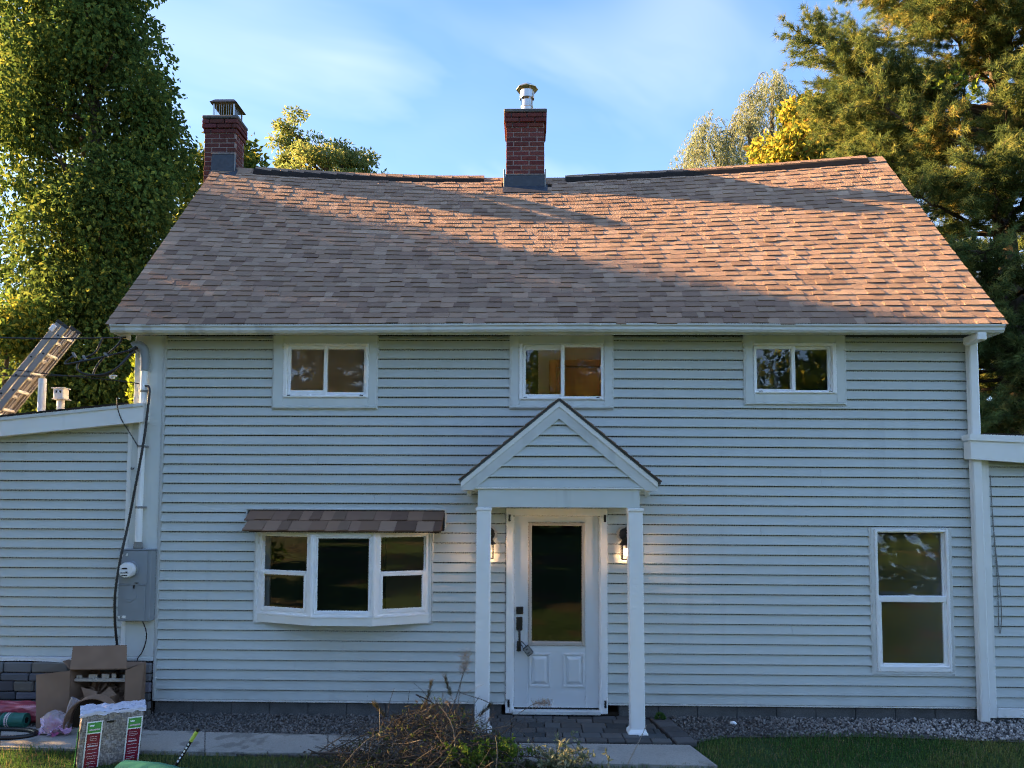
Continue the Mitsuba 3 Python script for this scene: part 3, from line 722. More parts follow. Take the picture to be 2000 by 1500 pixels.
# --- roof
RO = H + '__roof'
xs = np.linspace(-4.25, 4.715, 40); ss = np.linspace(0.0, 1, 12)
Xg, Sg = np.meshgrid(xs, ss, indexing='ij')
b = B(); g = roofp(Xg, Sg, -0.004); n1 = len(ss)
i, j = np.meshgrid(np.arange(len(xs) - 1), np.arange(n1 - 1), indexing='ij')
q = np.stack([i * n1 + j, (i + 1) * n1 + j, (i + 1) * n1 + j + 1, i * n1 + j + 1], -1).reshape(-1, 4)
b.add(g.reshape(-1, 3), q)
g2 = g.copy(); g2[..., 1] = 2 * YR - g2[..., 1]; b.add(g2.reshape(-1, 3), q[:, ::-1])
put(RO + '__deck', b, 'm_dark')
for s_, x in ((-1, -4.255), (1, 4.722)):
    s = np.linspace(0, 1, 12); up = roofp(x + 0 * s, s, -0.003); lo = roofp(x + 0 * s, s, -0.10)
    back = up.copy(); back[:, 1] = 2 * YR - back[:, 1]; bl = lo.copy(); bl[:, 1] = 2 * YR - bl[:, 1]
    bb = B()
    for U, Lo in ((up, lo), (back, bl)):
        ring = np.stack([U, U + [s_ * 0.018, 0, 0], Lo + [s_ * 0.018, 0, 0], Lo], 1)
        i, j = np.meshgrid(np.arange(11), np.arange(4), indexing='ij')
        bb.add(ring.reshape(-1, 3), np.stack([i * 4 + j, (i + 1) * 4 + j, (i + 1) * 4 + (j + 1) % 4, i * 4 + (j + 1) % 4], -1).reshape(-1, 4))
    scene[numbered(RO + '__rake_trim')] = mikit.ply((np.vstack(bb.v), np.vstack(bb.f)), two(pr(rgb(0.55, 0.56, 0.55), 0.4)))
rng = R0(77)
NR = 35; rest = B(); nshow = 0
CH_BOX = [(-0.32, 0.225, 0.90), (-4.5, -3.955, 0.955)]
for r in range(NR):
    s0, s1 = r / NR, min((r + 1.15) / NR, 0.997)
    x = -4.285 - 0.006; xe = 4.748
    rowshift = 0.006 * math.sin(r * 1.7); up = rng.integers(2)
    row_tone = rng.uniform(0.94, 1.06)
    while x < xe - 0.01:
        x1 = min(x + (rng.uniform(0.11, 0.20) if up else rng.uniform(0.08, 0.19)), xe)
        if xe - x1 < 0.06: x1 = xe
        m = (x + x1) / 2
        t = meshkit.noise(np.array([m * 0.9, r * 0.35, 2.0]), 5)
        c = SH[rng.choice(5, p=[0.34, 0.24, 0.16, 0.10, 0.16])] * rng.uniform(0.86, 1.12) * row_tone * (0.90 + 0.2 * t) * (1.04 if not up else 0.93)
        jit = 0.0016 * rng.normal() / 1.0
        h1 = (0.0140 if up else 0.0075) * rng.uniform(0.85, 1.2)
        inside = any(a < m < e and s0 > q for a, e, q in CH_BOX)
        if not inside:
            tgt = B() if nshow < 300 else rest
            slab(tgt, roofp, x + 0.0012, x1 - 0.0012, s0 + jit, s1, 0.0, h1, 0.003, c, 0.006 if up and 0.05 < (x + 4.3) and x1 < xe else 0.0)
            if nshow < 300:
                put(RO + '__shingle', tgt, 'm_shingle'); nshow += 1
        x = x1; up ^= (rng.random() < 0.86)
put(RO + '__shingle_field', rest, 'm_shingle'); labels[RO + '__shingle_field'] = {'label': 'upper rows of brown shingles up to the ridge', 'kind': 'stuff'}
# ridge caps and vents
for (xa, xb, raised) in ((-4.28, -3.76, 0), (-3.73, -0.605, 1), (-0.60, -0.30, 0), (0.225, 0.47, 0), (0.49, 4.52, 1), (4.525, 4.745, 0)):
    if raised:
        bb = B(); n = 14; xx = np.linspace(xa, xb, n)
        zc = zr(xx)
        sec = np.stack([np.stack([xx, np.full(n, YR + dy), zc + dz], -1) for dy, dz in ((-0.120, -0.118), (-0.088, -0.046), (0, 0.034), (0.088, -0.046), (0.120, -0.118), (0, 0.0))], 1)
        i, j = np.meshgrid(np.arange(n - 1), np.arange(6), indexing='ij')
        bb.add(sec.reshape(-1, 3), np.stack([i * 6 + j, (i + 1) * 6 + j, (i + 1) * 6 + (j + 1) % 6, i * 6 + (j + 1) % 6], -1).reshape(-1, 4)[:, ::-1])
        bb.add(sec[0], [[0, 1, 2], [0, 2, 5], [2, 3, 5], [3, 4, 5]]).add(sec[-1], [[0, 2, 1], [0, 5, 2], [2, 5, 3], [3, 5, 4]])
        put(RO + '__ridge_vent', bb, 'm_dark')
    n = max(1, round((xb - xa) / 0.23)); e = np.linspace(xa, xb, n + 1)
    lift = 0.037 if raised else 0.006
    for a, c in zip(e[:-1], e[1:]):
        col = SH[rng.integers(2)] * rng.uniform(0.85, 1.0)
        bb = B(); za, zc = zr(a), zr(c)
        o = 0.086 if raised else 0.125
        v = []
        for x, z, t in ((a + .001, za, 0.0), (c + (0.012 if c < xb else 0), zc, 0.003)):
            v += [[x, YR - o, z + lift + t - o * 0.995], [x, YR, z + lift + t], [x, YR + o, z + lift + t - o * 0.995], [x, YR - o, z + lift + t - o * 0.995 - .008], [x, YR, z + lift - .012], [x, YR + o, z + lift - o * 0.995 - .008]]
        bb.add(v, [[0, 6, 7, 1], [1, 7, 8, 2], [0, 3, 9, 6], [2, 8, 11, 5], [0, 1, 4, 3], [1, 2, 5, 4], [6, 9, 10, 7], [7, 10, 11, 8]], col)
        put(RO + '__ridge_cap', bb, 'm_shingle')
# gutter, fascia, soffit
b = B()
prof = [(-0.325, 3.9940), (-0.325, 3.9080), (-0.375, 3.9060), (-0.392, 3.9280), (-0.392, 3.9540), (-0.408, 3.9660), (-0.410, 3.9830), (-0.398, 3.9845), (-0.396, 3.9720), (-0.335, 3.9260)]
n = 16; xx = np.linspace(-4.245, 4.715, n); wv = 0.006 * np.sin(xx * 0.9 + 1)
sec = np.stack([np.stack([xx, np.full(n, y) , z + wv], -1) for y, z in prof], 1); k = len(prof)
i, j = np.meshgrid(np.arange(n - 1), np.arange(k), indexing='ij')
b.add(sec.reshape(-1, 3), np.stack([i * k + j, (i + 1) * k + j, (i + 1) * k + (j + 1) % k, i * k + (j + 1) % k], -1).reshape(-1, 4))
for e in (0, n - 1): b.add(sec[e][:8], [[0, 1, 2], [0, 2, 3], [0, 3, 4], [0, 4, 5], [0, 5, 6], [0, 6, 7]])
scene['m_gutter'] = two(pr(proc(f_fascia), 0.35, 0.45))
put(H + '__gutter', b, 'm_gutter')
put(H + '__gutter__seam_strip', B().box(0.71, 0.725, -0.4125, -0.4105, 3.966, 3.983), 'm_trim')
put(H + '__fascia_board', B().box(-4.24, 4.71, -0.322, -0.30, 3.895, 3.985, 0.003), 'm_fascia')
for x in (-4.24, 4.69): put(H + '__fascia_board', B().prism([(-0.30, 3.90), (-0.024, 3.90), (-0.024, 4.24), (-0.30, 3.985)], x, x + 0.02, axis=0), 'm_fascia')
a = -4.22
while a < 4.68:
    put(H + '__soffit__soffit_panel', B().box(a, min(a + 0.298, 4.69), -0.299, -0.026, 3.9555 + 0.002 * rng.random(), 3.966, 0.002), 'm_trim'); a += 0.3
# downspout at the end of the wall
put(H + '__downspout', B().box(4.520, 4.614, -0.115, -0.030, 0.03, 3.89, 0.012), 'm_trim')
put(H + '__downspout__outlet', B().box(4.455, 4.545, -0.385, -0.116, 3.825, 3.905, 0.010), 'm_trim')

# --- chimneys
def chimney(x0, x1, y0, y1, zb, zt, seed, tint, crown):
    k = numbered(H + '__chimney'); rng = R0(seed)
    put(k + '__core', B().box(x0 + .004, x1 - .004, y0 + .004, y1 - .004, zb, zt - 0.01), 'm_mortar')
    hc = 0.0645; n = int((zt - crown - zb) / hc)
    for c in range(n + 4):
        z = zt - 0.02 - hc * (c + 1)
        if z < zb: break
        out = 0.0 if c > 2 else (0.030, 0.030, 0.014)[c]
        X0, X1, Y0, Y1 = x0 - out, x1 + out, y0 - out, y1 + out
        for face in range(4):
            L = (X1 - X0) if face in (0, 2) else (Y1 - Y0)
            off = 0.0 if (c + face) % 2 else 0.105
            u = -off
            while u < L - 0.01:
                a, e = max(u, 0), min(u + 0.1965, L)
                u += 0.2085
                if e - a < 0.03: continue
                t = rng.uniform(0.75, 1.2)
                col = np.array(tint) * t * (1, rng.uniform(0.88, 1.1), rng.uniform(0.9, 1.1))
                if rng.random() < 0.04 and e - a < 0.12: col = np.array([0.24, 0.19, 0.17])
                pk = rng.uniform(-0.002, 0.003)
                bb = B()
                d = 0.05
                if face == 0: bb.box(X0 + a + .001, X0 + e - .001, Y0 - pk, Y0 + d, z, z + hc - 0.0115, 0.003, col)
                elif face == 2: bb.box(X0 + a + .001, X0 + e - .001, Y1 - d, Y1 + pk, z, z + hc - 0.0115, 0.003, col)
                elif face == 1: bb.box(X1 - d, X1 + pk, Y0 + a + .052, min(Y0 + e + .05, Y1 - .052), z, z + hc - 0.0115, 0.003, col)
                else: bb.box(X0 - pk, X0 + d, Y0 + a + .052, min(Y0 + e + .05, Y1 - .052), z, z + hc - 0.0115, 0.003, col)
                if bb.v[0][:, 1].max() - bb.v[0][:, 1].min() < 0.012: continue
                put(k + '__brick', bb, 'm_stone')
    o = 0.034
    put(k + '__crown', B().box(x0 - o, x1 + o, y0 - o, y1 + o, zt - 0.019, zt + 0.028, 0.012), 'm_block')
    return k


k = chimney(-0.305, 0.203, 1.96, 2.46, 6.2, 7.43, 3, (0.135, 0.040, 0.034), 0.2)
labels[k] = {'label': 'centre brick chimney with a shiny steel flue pipe'}
xc, yc = -0.03, 2.2
put(k + '__flue_pipe', B().lathe([(0.079, 7.44), (0.079, 7.60), (0.084, 7.605), (0.084, 7.63), (0.079, 7.635), (0.079, 7.70)], (xc, yc, 0), sides=28), 'm_metal', 40)
bb = B().lathe([(0.092, 7.685), (0.096, 7.69), (0.096, 7.86)], (xc, yc, 0), sides=28)
put(k + '__flue_cap', B().lathe([(0.150, 7.862), (0.152, 7.87), (0.075, 7.925), (0.012, 7.935), (0.001, 7.935)], (xc, yc, 0), sides=8), 'm_metal')
for q in range(4):
    ang = q * math.pi / 2 + 0.5
    px, py = xc + 0.083 * math.cos(ang), yc + 0.083 * math.sin(ang)
    put(k + '__cap_strap', B().box(px - .008, px + .008, py - .008, py + .008, 7.62, 7.88), 'm_metal')
put(k + '__wind_band', B().lathe([(0.098, 7.73), (0.098, 7.835)], (xc, yc, 0), sides=28), 'm_metal', True)
put(k + '__flashing', B().prism([(-0.315, 6.545), (0.215, 6.545), (0.232, 6.30), (-0.332, 6.30)], 1.925, 1.953), 'm_lead')
put(k + '__flashing', B().prism([(1.80, 6.262), (1.958, 6.43), (1.958, 6.26), (1.83, 6.24)], -0.345, 0.245, axis=0), 'm_lead')
for x in (-0.330, 0.212): put(k + '__flashing_bead', B().box(x - .004, x + .012, 1.915, 1.925, 6.33, 6.62, 0.003), 'm_wiregrey')
put(k + '__flashing_bead', B().box(-0.317, 0.217, 1.915, 1.924, 6.546, 6.556, 0.003), 'm_wiregrey')
k = chimney(-4.41, -3.985, 2.06, 2.38, 5.6, 7.42, 4, (0.105, 0.036, 0.032), 0.2)
labels[k] = {'label': 'brick chimney at the gable end with a black capped lid'}
xc, yc = -4.17, 2.23
put(k + '__flue_tile', B().lathe([(0.10, 7.43), (0.10, 7.50), (0.085, 7.50), (0.085, 7.43)], (xc, yc, 0), sides=16), 'm_wiregrey')
bb = B()
for sx in (-1, 1):
    for sy in (-1, 1): put(k + '__cap_post', B().box(xc + sx * .14 - .008, xc + sx * .14 + .008, yc + sy * .14 - .008, yc + sy * .14 + .008, 7.43, 7.66), 'm_metal')
for q in range(9):
    t = -0.13 + 0.0325 * q
    bb.box(xc + t - .0015, xc + t + .0015, yc - .143, yc - .140, 7.43, 7.64).box(xc + t - .0015, xc + t + .0015, yc + .140, yc + .143, 7.43, 7.64).box(xc - .143, xc - .140, yc + t - .0015, yc + t + .0015, 7.43, 7.64).box(xc + .140, xc + .143, yc + t - .0015, yc + t + .0015, 7.43, 7.64)
put(k + '__cap_mesh', bb, 'm_metal')
lid = [[-0.185, -0.185, 7.645], [0.185, -0.185, 7.645], [0.185, 0.185, 7.645], [-0.185, 0.185, 7.645], [-0.13, -0.13, 7.705], [0.13, -0.13, 7.705], [0.13, 0.13, 7.705], [-0.13, 0.13, 7.705]]
put(k + '__cap_lid', B().add(np.array(lid) + [xc, yc, 0], [[0, 1, 5, 4], [1, 2, 6, 5], [2, 3, 7, 6], [3, 0, 4, 7], [4, 5, 6, 7], [3, 2, 1, 0]]), 'm_black')
put(k + '__flashing', B().prism([(-4.29, 6.90), (-3.98, 6.90), (-3.955, 6.60), (-4.31, 6.58)], 2.03, 2.055), 'm_lead')
put(k + '__flashing', B().prism([(1.93, 6.50), (2.058, 6.70), (2.058, 6.45), (1.94, 6.45)], -4.315, -3.945, axis=0), 'm_lead')
put(k + '__flashing_bead', B().box(-4.295, -3.975, 2.02, 2.03, 6.90, 6.912, 0.003).box(-3.982, -3.970, 2.02, 2.03, 6.66, 6.90, 0.003), 'm_wiregrey')

# --- the two side wings
W = numbered(H + '__wing'); labels[W] = {'label': 'low wing with sloping eave and stone foot beside the meter'}
xw = -7.3
rake = lambda x: 3.030 + 0.103 * (x + 4.07)     # underside of its fascia
put(W + '__wall', B().prism([(xw, 0.0), (-4.21, 0.0), (-4.21, rake(-4.21) + .1), (xw, rake(xw) + .1)], 0.0135, 0.05), 'm_shade')
put(W + '__wall', B().box(xw - .01, xw + .04, 0.051, 3.8, 0, 2.6), 'm_siding')
for r in range(30):
    zb = 0.585 + EXPO * r; zt = zb + EXPO
    if zb > rake(-4.25): break
    xa = -4.218
    if zt < rake(xw): put(W + '__siding_board', board(xw, xa, zb, zt), 'm_siding')
    else:
        xl = lambda z: min(xa, (z - 3.030) / 0.103 - 4.07)
        t = min(zt, rake(xa))
        if t - zb > 0.012: put(W + '__siding_board', board(max(xw, xl(zb)), xa, zb, zt, c1=t, x0t=max(xw, xl(t)), x1t=xa), 'm_siding')
put(W + '__corner_board', B().box(-4.217, -4.172, -0.024, 0.05, 0.585, rake(-4.2), 0.004), 'm_trim')
bb = B(); n = 24; xx = np.linspace(xw, -4.22, n)
dz = 0.010 * np.sin(xx * 5) * np.sin(xx * 1.7)
sec = np.stack([np.stack([xx, np.full(n, y), z + dz * (z < .56)], -1) for y, z in ((-0.040, 0.535), (-0.040, 0.575), (0.013, 0.583), (0.013, 0.54))], 1)
i, j = np.meshgrid(np.arange(n - 1), np.arange(4), indexing='ij')
bb.add(sec.reshape(-1, 3), np.stack([i * 4 + j, (i + 1) * 4 + j, (i + 1) * 4 + (j + 1) % 4, i * 4 + (j + 1) % 4], -1).reshape(-1, 4))
scene[W + '__skirt_trim'] = mikit.ply((np.vstack(bb.v), np.vstack(bb.f)), two(pr(rgb(0.72, 0.73, 0.75), 0.4)))
y0 = -0.16
cp = lambda x, d: 3.213 + 0.103 * (x + 3.99) + d
put(W + '__fascia_board', B().prism([(-7.5, cp(-7.5, -0.197)), (-3.99, cp(-3.99, -0.197)), (-3.99, cp(-3.99, -0.035)), (-7.5, cp(-7.5, -0.035))], y0, y0 + 0.02), 'm_trim')
put(W + '__drip_edge', B().prism([(-7.5, cp(-7.5, -0.034)), (-3.985, cp(-3.985, -0.034)), (-3.985, cp(-3.985, 0.0)), (-7.5, cp(-7.5, 0.0))], y0 - 0.015, y0 + 0.03), 'm_fascia')
put(W + '__fascia_return', B().box(-4.01, -3.991, y0 + 0.0205, -0.026, cp(-3.99, -0.195), cp(-3.99, -0.002), 0.003), 'm_trim')
put(W + '__soffit', B().prism([(-7.5, cp(-7.5, -0.190)), (-4.012, cp(-4.01, -0.190)), (-4.012, cp(-4.01, -0.182)), (-7.5, cp(-7.5, -0.182))], y0 + .0205, -0.0105), 'm_fascia')
put(W + '__roof', B().prism([(-7.5, cp(-7.5, 0.002)), (-4.18, cp(-4.18, 0.002)), (-4.18, cp(-4.18, 0.02)), (-7.5, cp(-7.5, 0.02))], y0 - 0.02, 3.9), 'm_dark')
# stone veneer
put(W + '__stone_backing', B().box(xw, -3.872, -0.012, 0.012, -0.1, 0.533), 'm_dark')
rng = R0(9)
zrow = [-0.05, 0.055, 0.145, 0.225, 0.335, 0.42, 0.53]
for r in range(6):
    x = -5.75 - rng.uniform(0, 0.2)
    while x < -3.90:
        x1 = min(x + rng.uniform(0.16, 0.42), -3.874)
        if -3.874 - x1 < 0.08: x1 = -3.874
        g = rng.uniform(0.075, 0.20)
        col = np.array([g, g * rng.uniform(0.95, 1.03), g * rng.uniform(0.95, 1.16)])
        if rng.random() < 0.25: col = np.array([g * 1.1, g, g * 0.88])
        bb = B(); ce = [(x + x1) / 2, -0.028 - rng.uniform(0, 0.014), (zrow[r] + zrow[r + 1]) / 2]
        bb.obox(ce, [(x1 - x) / 2 - .005, 0.028, (zrow[r + 1] - zrow[r]) / 2 - .0045], np.eye(3), 0.010, col)
        v = bb.v[0]; v += 0.010 * (np.stack([meshkit.noise(v * 23 + q * 7, q) for q in range(3)], -1) - 0.5) * [1, 1.8, 1]
        v[:, 1] = np.minimum(v[:, 1], 0.01)
        put(W + '__stone', bb, 'm_stone', False); x = x1
# right-hand wing
W = numbered(H + '__wing'); labels[W] = {'label': 'low wing with white eave beyond the downspout'}
put(W + '__wall', B().box(4.61, 7.8, 0.0135, 0.05, 0.0, 2.75), 'm_shade')
for r in range(26):
    zb = 0.155 + EXPO * r; zt = zb + EXPO
    t = 2.655
    if zb > t - 0.02: break
    put(W + '__siding_board', board(4.735, 7.8, zb, min(zt, t)), 'm_siding')
put(W + '__corner_board', B().box(4.607, 4.734, -0.020, 0.013, 0.05, 2.66, 0.004), 'm_trim')
put(W + '__base_trim', B().box(4.735, 7.8, -0.030, 0.012, 0.055, 0.150, 0.005), 'm_trim')
sl = -0.065
def pol(x0, x1, d0, d1): return [(x0, 2.62 + d0), (x1, 2.62 + d0 + sl * (x1 - x0)), (x1, 2.62 + d1 + sl * (x1 - x0) * 0.55), (x0, 2.62 + d1)]
put(W + '__fascia_board', B().prism([(4.475, 2.655), (7.8, 2.43), (7.8, 2.70), (4.475, 2.845)], -0.165, -0.14), 'm_trim')
put(W + '__drip_edge', B().prism([(4.455, 2.8455), (7.8, 2.7005), (7.8, 2.80), (4.455, 2.908)], -0.185, -0.13), 'm_trim')
put(W + '__fascia_return', B().box(4.476, 4.494, -0.139, -0.032, 2.657, 2.84, 0.003).box(4.456, 4.47, -0.129, -0.032, 2.8465, 2.905, 0.003), 'm_trim')
put(W + '__soffit', B().prism([(4.525, 2.66), (7.8, 2.436), (7.8, 2.445), (4.525, 2.668)], -0.1395, -0.0225), 'm_fascia')
put(W + '__roof', B().prism([(4.61, 2.90), (7.9, 2.79), (7.9, 2.81), (4.61, 2.92)], -0.17, 3.8), 'm_dark')

# ------------------------------------------------------------------ things on and beside the house
def thing(key, label, cat, group=None):
    key = numbered(key); tag(key, label, cat, group); return key


def lantern(xc, label):
    k = thing('wall_lantern', label, 'lantern', 'wall lanterns beside the door')
    y = -0.012
    put(k + '__back_plate', B().lathe([(0.001, -0.030), (0.075, -0.030), (0.088, -0.018), (0.09, 0.0)], (xc, y, 1.875), axis=1, sides=10), 'm_beige')
    put(k + '__mount', B().lathe([(0.001, -0.05), (0.055, -0.045), (0.066, -0.031)], (xc, y, 1.875), axis=1, sides=20), 'm_black')
    put(k + '__arm', B().tube(bezier([[xc, y - .04, 1.90], [xc, y - .10, 1.945], [xc, y - .135, 1.90], [xc, y - .135, 1.83]], 14), 0.012, 8), 'm_black')
    yc = y - 0.135
    put(k + '__cap', B().lathe([(0.074, 1.772), (0.078, 1.778), (0.060, 1.80), (0.045, 1.83), (0.030, 1.845), (0.012, 1.852), (0.010, 1.875), (0.001, 1.88)], (xc, yc, 0), sides=20), 'm_black', 40)
    w = 0.052
    bb = B()
    for sx in (-1, 1):
        for sy in (-1, 1): put(k + '__cage_bar', B().box(xc + sx * w - .005, xc + sx * w + .005, yc + sy * w - .005, yc + sy * w + .005, 1.635, 1.775, .0015), 'm_black')
    put(k + '__base', B().ring((xc - w - .004, xc + w + .004, 0, 1), (xc - w + .012, xc + w - .012, 0.2, 0.8), 0, 0) if 0 else B().box(xc - w - .006, xc + w + .006, yc - w - .006, yc + w + .006, 1.624, 1.634, .003), 'm_black')
    g = w - 0.001
    for n, q in enumerate(([(-g, -g), (g, -g)], [(g, -g), (g, g)], [(g, g), (-g, g)], [(-g, g), (-g, -g)])):
        (a, c), (d, e) = q
        put(k + '__glass_pane', B().quad([[xc + a, yc + c, 1.637], [xc + d, yc + e, 1.637], [xc + d, yc + e, 1.772], [xc + a, yc + c, 1.772]]), 'm_clear')
    put(k + '__socket', B().lathe([(0.014, 1.735), (0.016, 1.772)], (xc, yc, 0), sides=12), 'm_black', True)
    put(k + '__bulb', B().lathe([(0.001, 1.662), (0.018, 1.667), (0.028, 1.685), (0.029, 1.70), (0.020, 1.722), (0.013, 1.736)], (xc, yc, 0), sides=16), 'm_white', True, emitter={'type': 'area', 'radiance': rgb(10.0, 5.9, 2.7)})


lantern(-0.405, 'lit black wall lantern left of the door, beside the handle')
lantern(1.005, 'lit black wall lantern right of the door, half behind the post')

k = thing('lockbox', 'small grey key lockbox hanging on the door handle', 'lockbox')
Rm = trimesh.transformations.rotation_matrix(math.radians(-38), [0, 1, 0])[:3, :3]
put(k + '__body', B().obox([0.006, -0.062, 0.690], [0.036, 0.016, 0.050], Rm.T, 0.008), 'm_black')
put(k + '__face', B().obox([0.006, -0.0795, 0.690], [0.029, 0.002, 0.040], Rm.T, 0.002), 'm_wiregrey')
put(k + '__button', B().obox([0.012, -0.083, 0.672], [0.018, 0.002, 0.004], Rm.T, 0.001), 'm_black')
put(k + '__button', B().obox([-0.004, -0.083, 0.707], [0.012, 0.002, 0.006], Rm.T, 0.001), 'm_black')
put(k + '__shackle', B().tube(bezier([[-0.045, -0.062, 0.722], [-0.066, -0.060, 0.752], [-0.074, -0.058, 0.775], [-0.050, -0.060, 0.775], [-0.014, -0.062, 0.737]], 18), 0.0045, 8), 'm_black')

# electric meter box
k = thing('meter_box', 'grey electric meter box with round dial on the corner board', 'electric meter')
put(k + '__body', B().box(-4.195, -3.868, -0.135, -0.025, 0.965, 1.688, 0.006), 'm_meter')
put(k + '__cover', B().box(-4.192, -3.905, -0.150, -0.1355, 1.345, 1.683, 0.004), 'm_meter')
put(k + '__cover', B().box(-4.192, -3.915, -0.150, -0.1355, 0.970, 1.330, 0.004), 'm_meter')
put(k + '__ledge', B().box(-4.194, -3.905, -0.158, -0.1355, 1.3315, 1.3435, 0.002), 'm_meter')
put(k + '__ledge', B().box(-4.205, -3.862, -0.150, -0.03, 1.6885, 1.70, 0.003), 'm_meter')
put(k + '__knockout', B().prism([(-4.13 + .018 * math.cos(t), 1.17 + .018 * math.sin(t)) if 0 else p for t in (0,) for p in ((-4.150, 1.20), (-4.130, 1.186), (-4.02, 1.186), (-4.0, 1.20), (-4.0, 1.255), (-4.02, 1.27), (-4.13, 1.27), (-4.15, 1.255))], -0.156, -0.1505), 'm_meter')
put(k + '__knockout', B().prism([(-4.105, 1.175), (-4.09, 1.160), (-4.06, 1.160), (-4.045, 1.175), (-4.045, 1.184), (-4.105, 1.184)], -0.158, -0.1505), 'm_meter')
put(k + '__hasp', B().box(-4.02, -3.985, -0.160, -0.1505, 1.352, 1.362, 0.001), 'm_black')
put(k + '__hasp', B().box(-4.035, -4.018, -0.164, -0.1585, 1.30, 1.335, 0.002), 'm_black')
dx, dz = -4.082, 1.492
put(k + '__dial_ring', B().lathe([(0.001, -0.1), (0.084, -0.1), (0.084, -0.165), (0.077, -0.172), (0.074, -0.16)][::1], (dx + .012, 0, dz + .006), axis=1, sides=32), 'm_meter', 40)
put(k + '__dial', B().lathe([(0.077, -0.15), (0.077, -0.215), (0.070, -0.232), (0.001, -0.236)], (dx - 0.002, 0, dz), axis=1, sides=32), 'm_white', 40)
put(k + '__dial_screen', B().box(dx - .035, dx + .020, -0.2395, -0.234, dz + .010, dz + .024, 0.001), 'm_black')
put(k + '__dial_print', B().box(dx - .050, dx + .032, -0.2385, -0.231, dz - .030, dz - .022, 0.0008).box(dx + .006, dx + .020, -0.2385, -0.234, dz - .021, dz - .012, 0.0008), 'm_black')
put(k + '__dial_print', B().box(dx - .038, dx + .020, -0.2385, -0.226, dz - .056, dz - .048, 0.0008), 'm_black')
for (a, c, z) in ((-4.182, -4.155, 1.625), (-4.125, -4.105, 1.628), (-4.185, -4.165, 0.995), (-4.145, -4.105, 0.998)):
    put(k + '__sticker', B().box(a, c, -0.152, -0.1502, z, z + 0.026, 0.0005), 'm_trim')

# service mast: conduit with a weatherhead
k = thing('service_mast', 'white conduit pipe with hooded weatherhead above the meter', 'conduit')
put(k + '__pipe', B().cyl([-4.035, -0.085, 1.735], [-4.035, -0.085, 3.60], 0.034, 24), 'm_white', 40)
put(k + '__coupling', B().lathe([(0.040, 1.70), (0.048, 1.71), (0.048, 1.728), (0.042, 1.735), (0.042, 1.772), (0.035, 1.774)], (-4.035, -0.085, 0), sides=24), 'm_wiregrey', 40)
put(k + '__elbow', B().tube(bezier([[-4.035, -0.085, 3.56], [-4.032, -0.087, 3.70], [-4.045, -0.095, 3.79], [-4.095, -0.11, 3.825], [-4.14, -0.125, 3.80]], 20), np.linspace(0.043, 0.055, 21), 16), 'm_meter', 40)
put(k + '__hood_mouth', B().obox([-4.125, -0.125, 3.775], [0.05, 0.05, 0.016], trimesh.transformations.rotation_matrix(0.5, [0, 1, 0])[:3, :3], 0.01), 'm_black')
for z in (3.345, 2.765, 2.13):
    put(k + '__clamp', B().lathe([(0.0345, z - .012), (0.041, z - .010), (0.041, z + .010), (0.0345, z + .012)], (-4.035, -0.085, 0), sides=20).box(-4.085, -3.985, -0.085, -0.03, z - .009, z + .009, 0.002), 'm_wiregrey')

k = thing('black_cable', 'thick black cable running down past the meter box', 'cable')
put(k, B().tube(bezier([[-4.005, -0.10, 3.40], [-3.965, -0.12, 3.385], [-3.952, -0.13, 3.31], [-3.965, -0.13, 3.10], [-3.995, -0.135, 2.77], [-4.060, -0.15, 2.30], [-4.105, -0.17, 1.95], [-4.145, -0.22, 1.60], [-4.175, -0.24, 1.25], [-4.185, -0.20, 0.95], [-4.20, -0.10, 0.62], [-4.21, -0.09, 0.3]], 66), 0.0125, 10), 'm_cable', True)
k = thing('thin_cable', 'thin black wire crossing the white corner board below the eave', 'cable')
put(k, B().tube(bezier([[-4.26, -0.19, 3.26], [-4.245, -0.20, 3.17], [-4.215, -0.18, 3.05], [-4.16, -0.13, 2.93], [-4.05, -0.135, 2.765]], 24), 0.0055, 6), 'm_cable', True)
k = thing('ground_wire', 'thin dark wire curving down below the meter box', 'cable')
put(k, B().tube(bezier([[-3.955, -0.10, 0.965], [-3.935, -0.06, 0.86], [-3.938, -0.045, 0.76], [-3.975, -0.045, 0.64], [-4.015, -0.055, 0.575], [-4.02, -0.06, 0.50]], 24), 0.0055, 6), 'm_cable', True)
k = thing('cable_clip', 'small hooked wire stub on the wing corner board', 'clip')
put(k, B().tube(bezier([[-4.165, -0.026, 2.545], [-4.155, -0.05, 2.530], [-4.12, -0.08, 2.528], [-4.085, -0.13, 2.535]], 12), 0.006, 6), 'm_cable', True)

# service drop: overhead wires and hanging loops
def wire(key, label, pts, r, m='m_cable', group=None, n=40):
    k = thing(key, label, 'wire', group); put(k, B().tube(bezier(pts, n), r, 6), m, True); return k


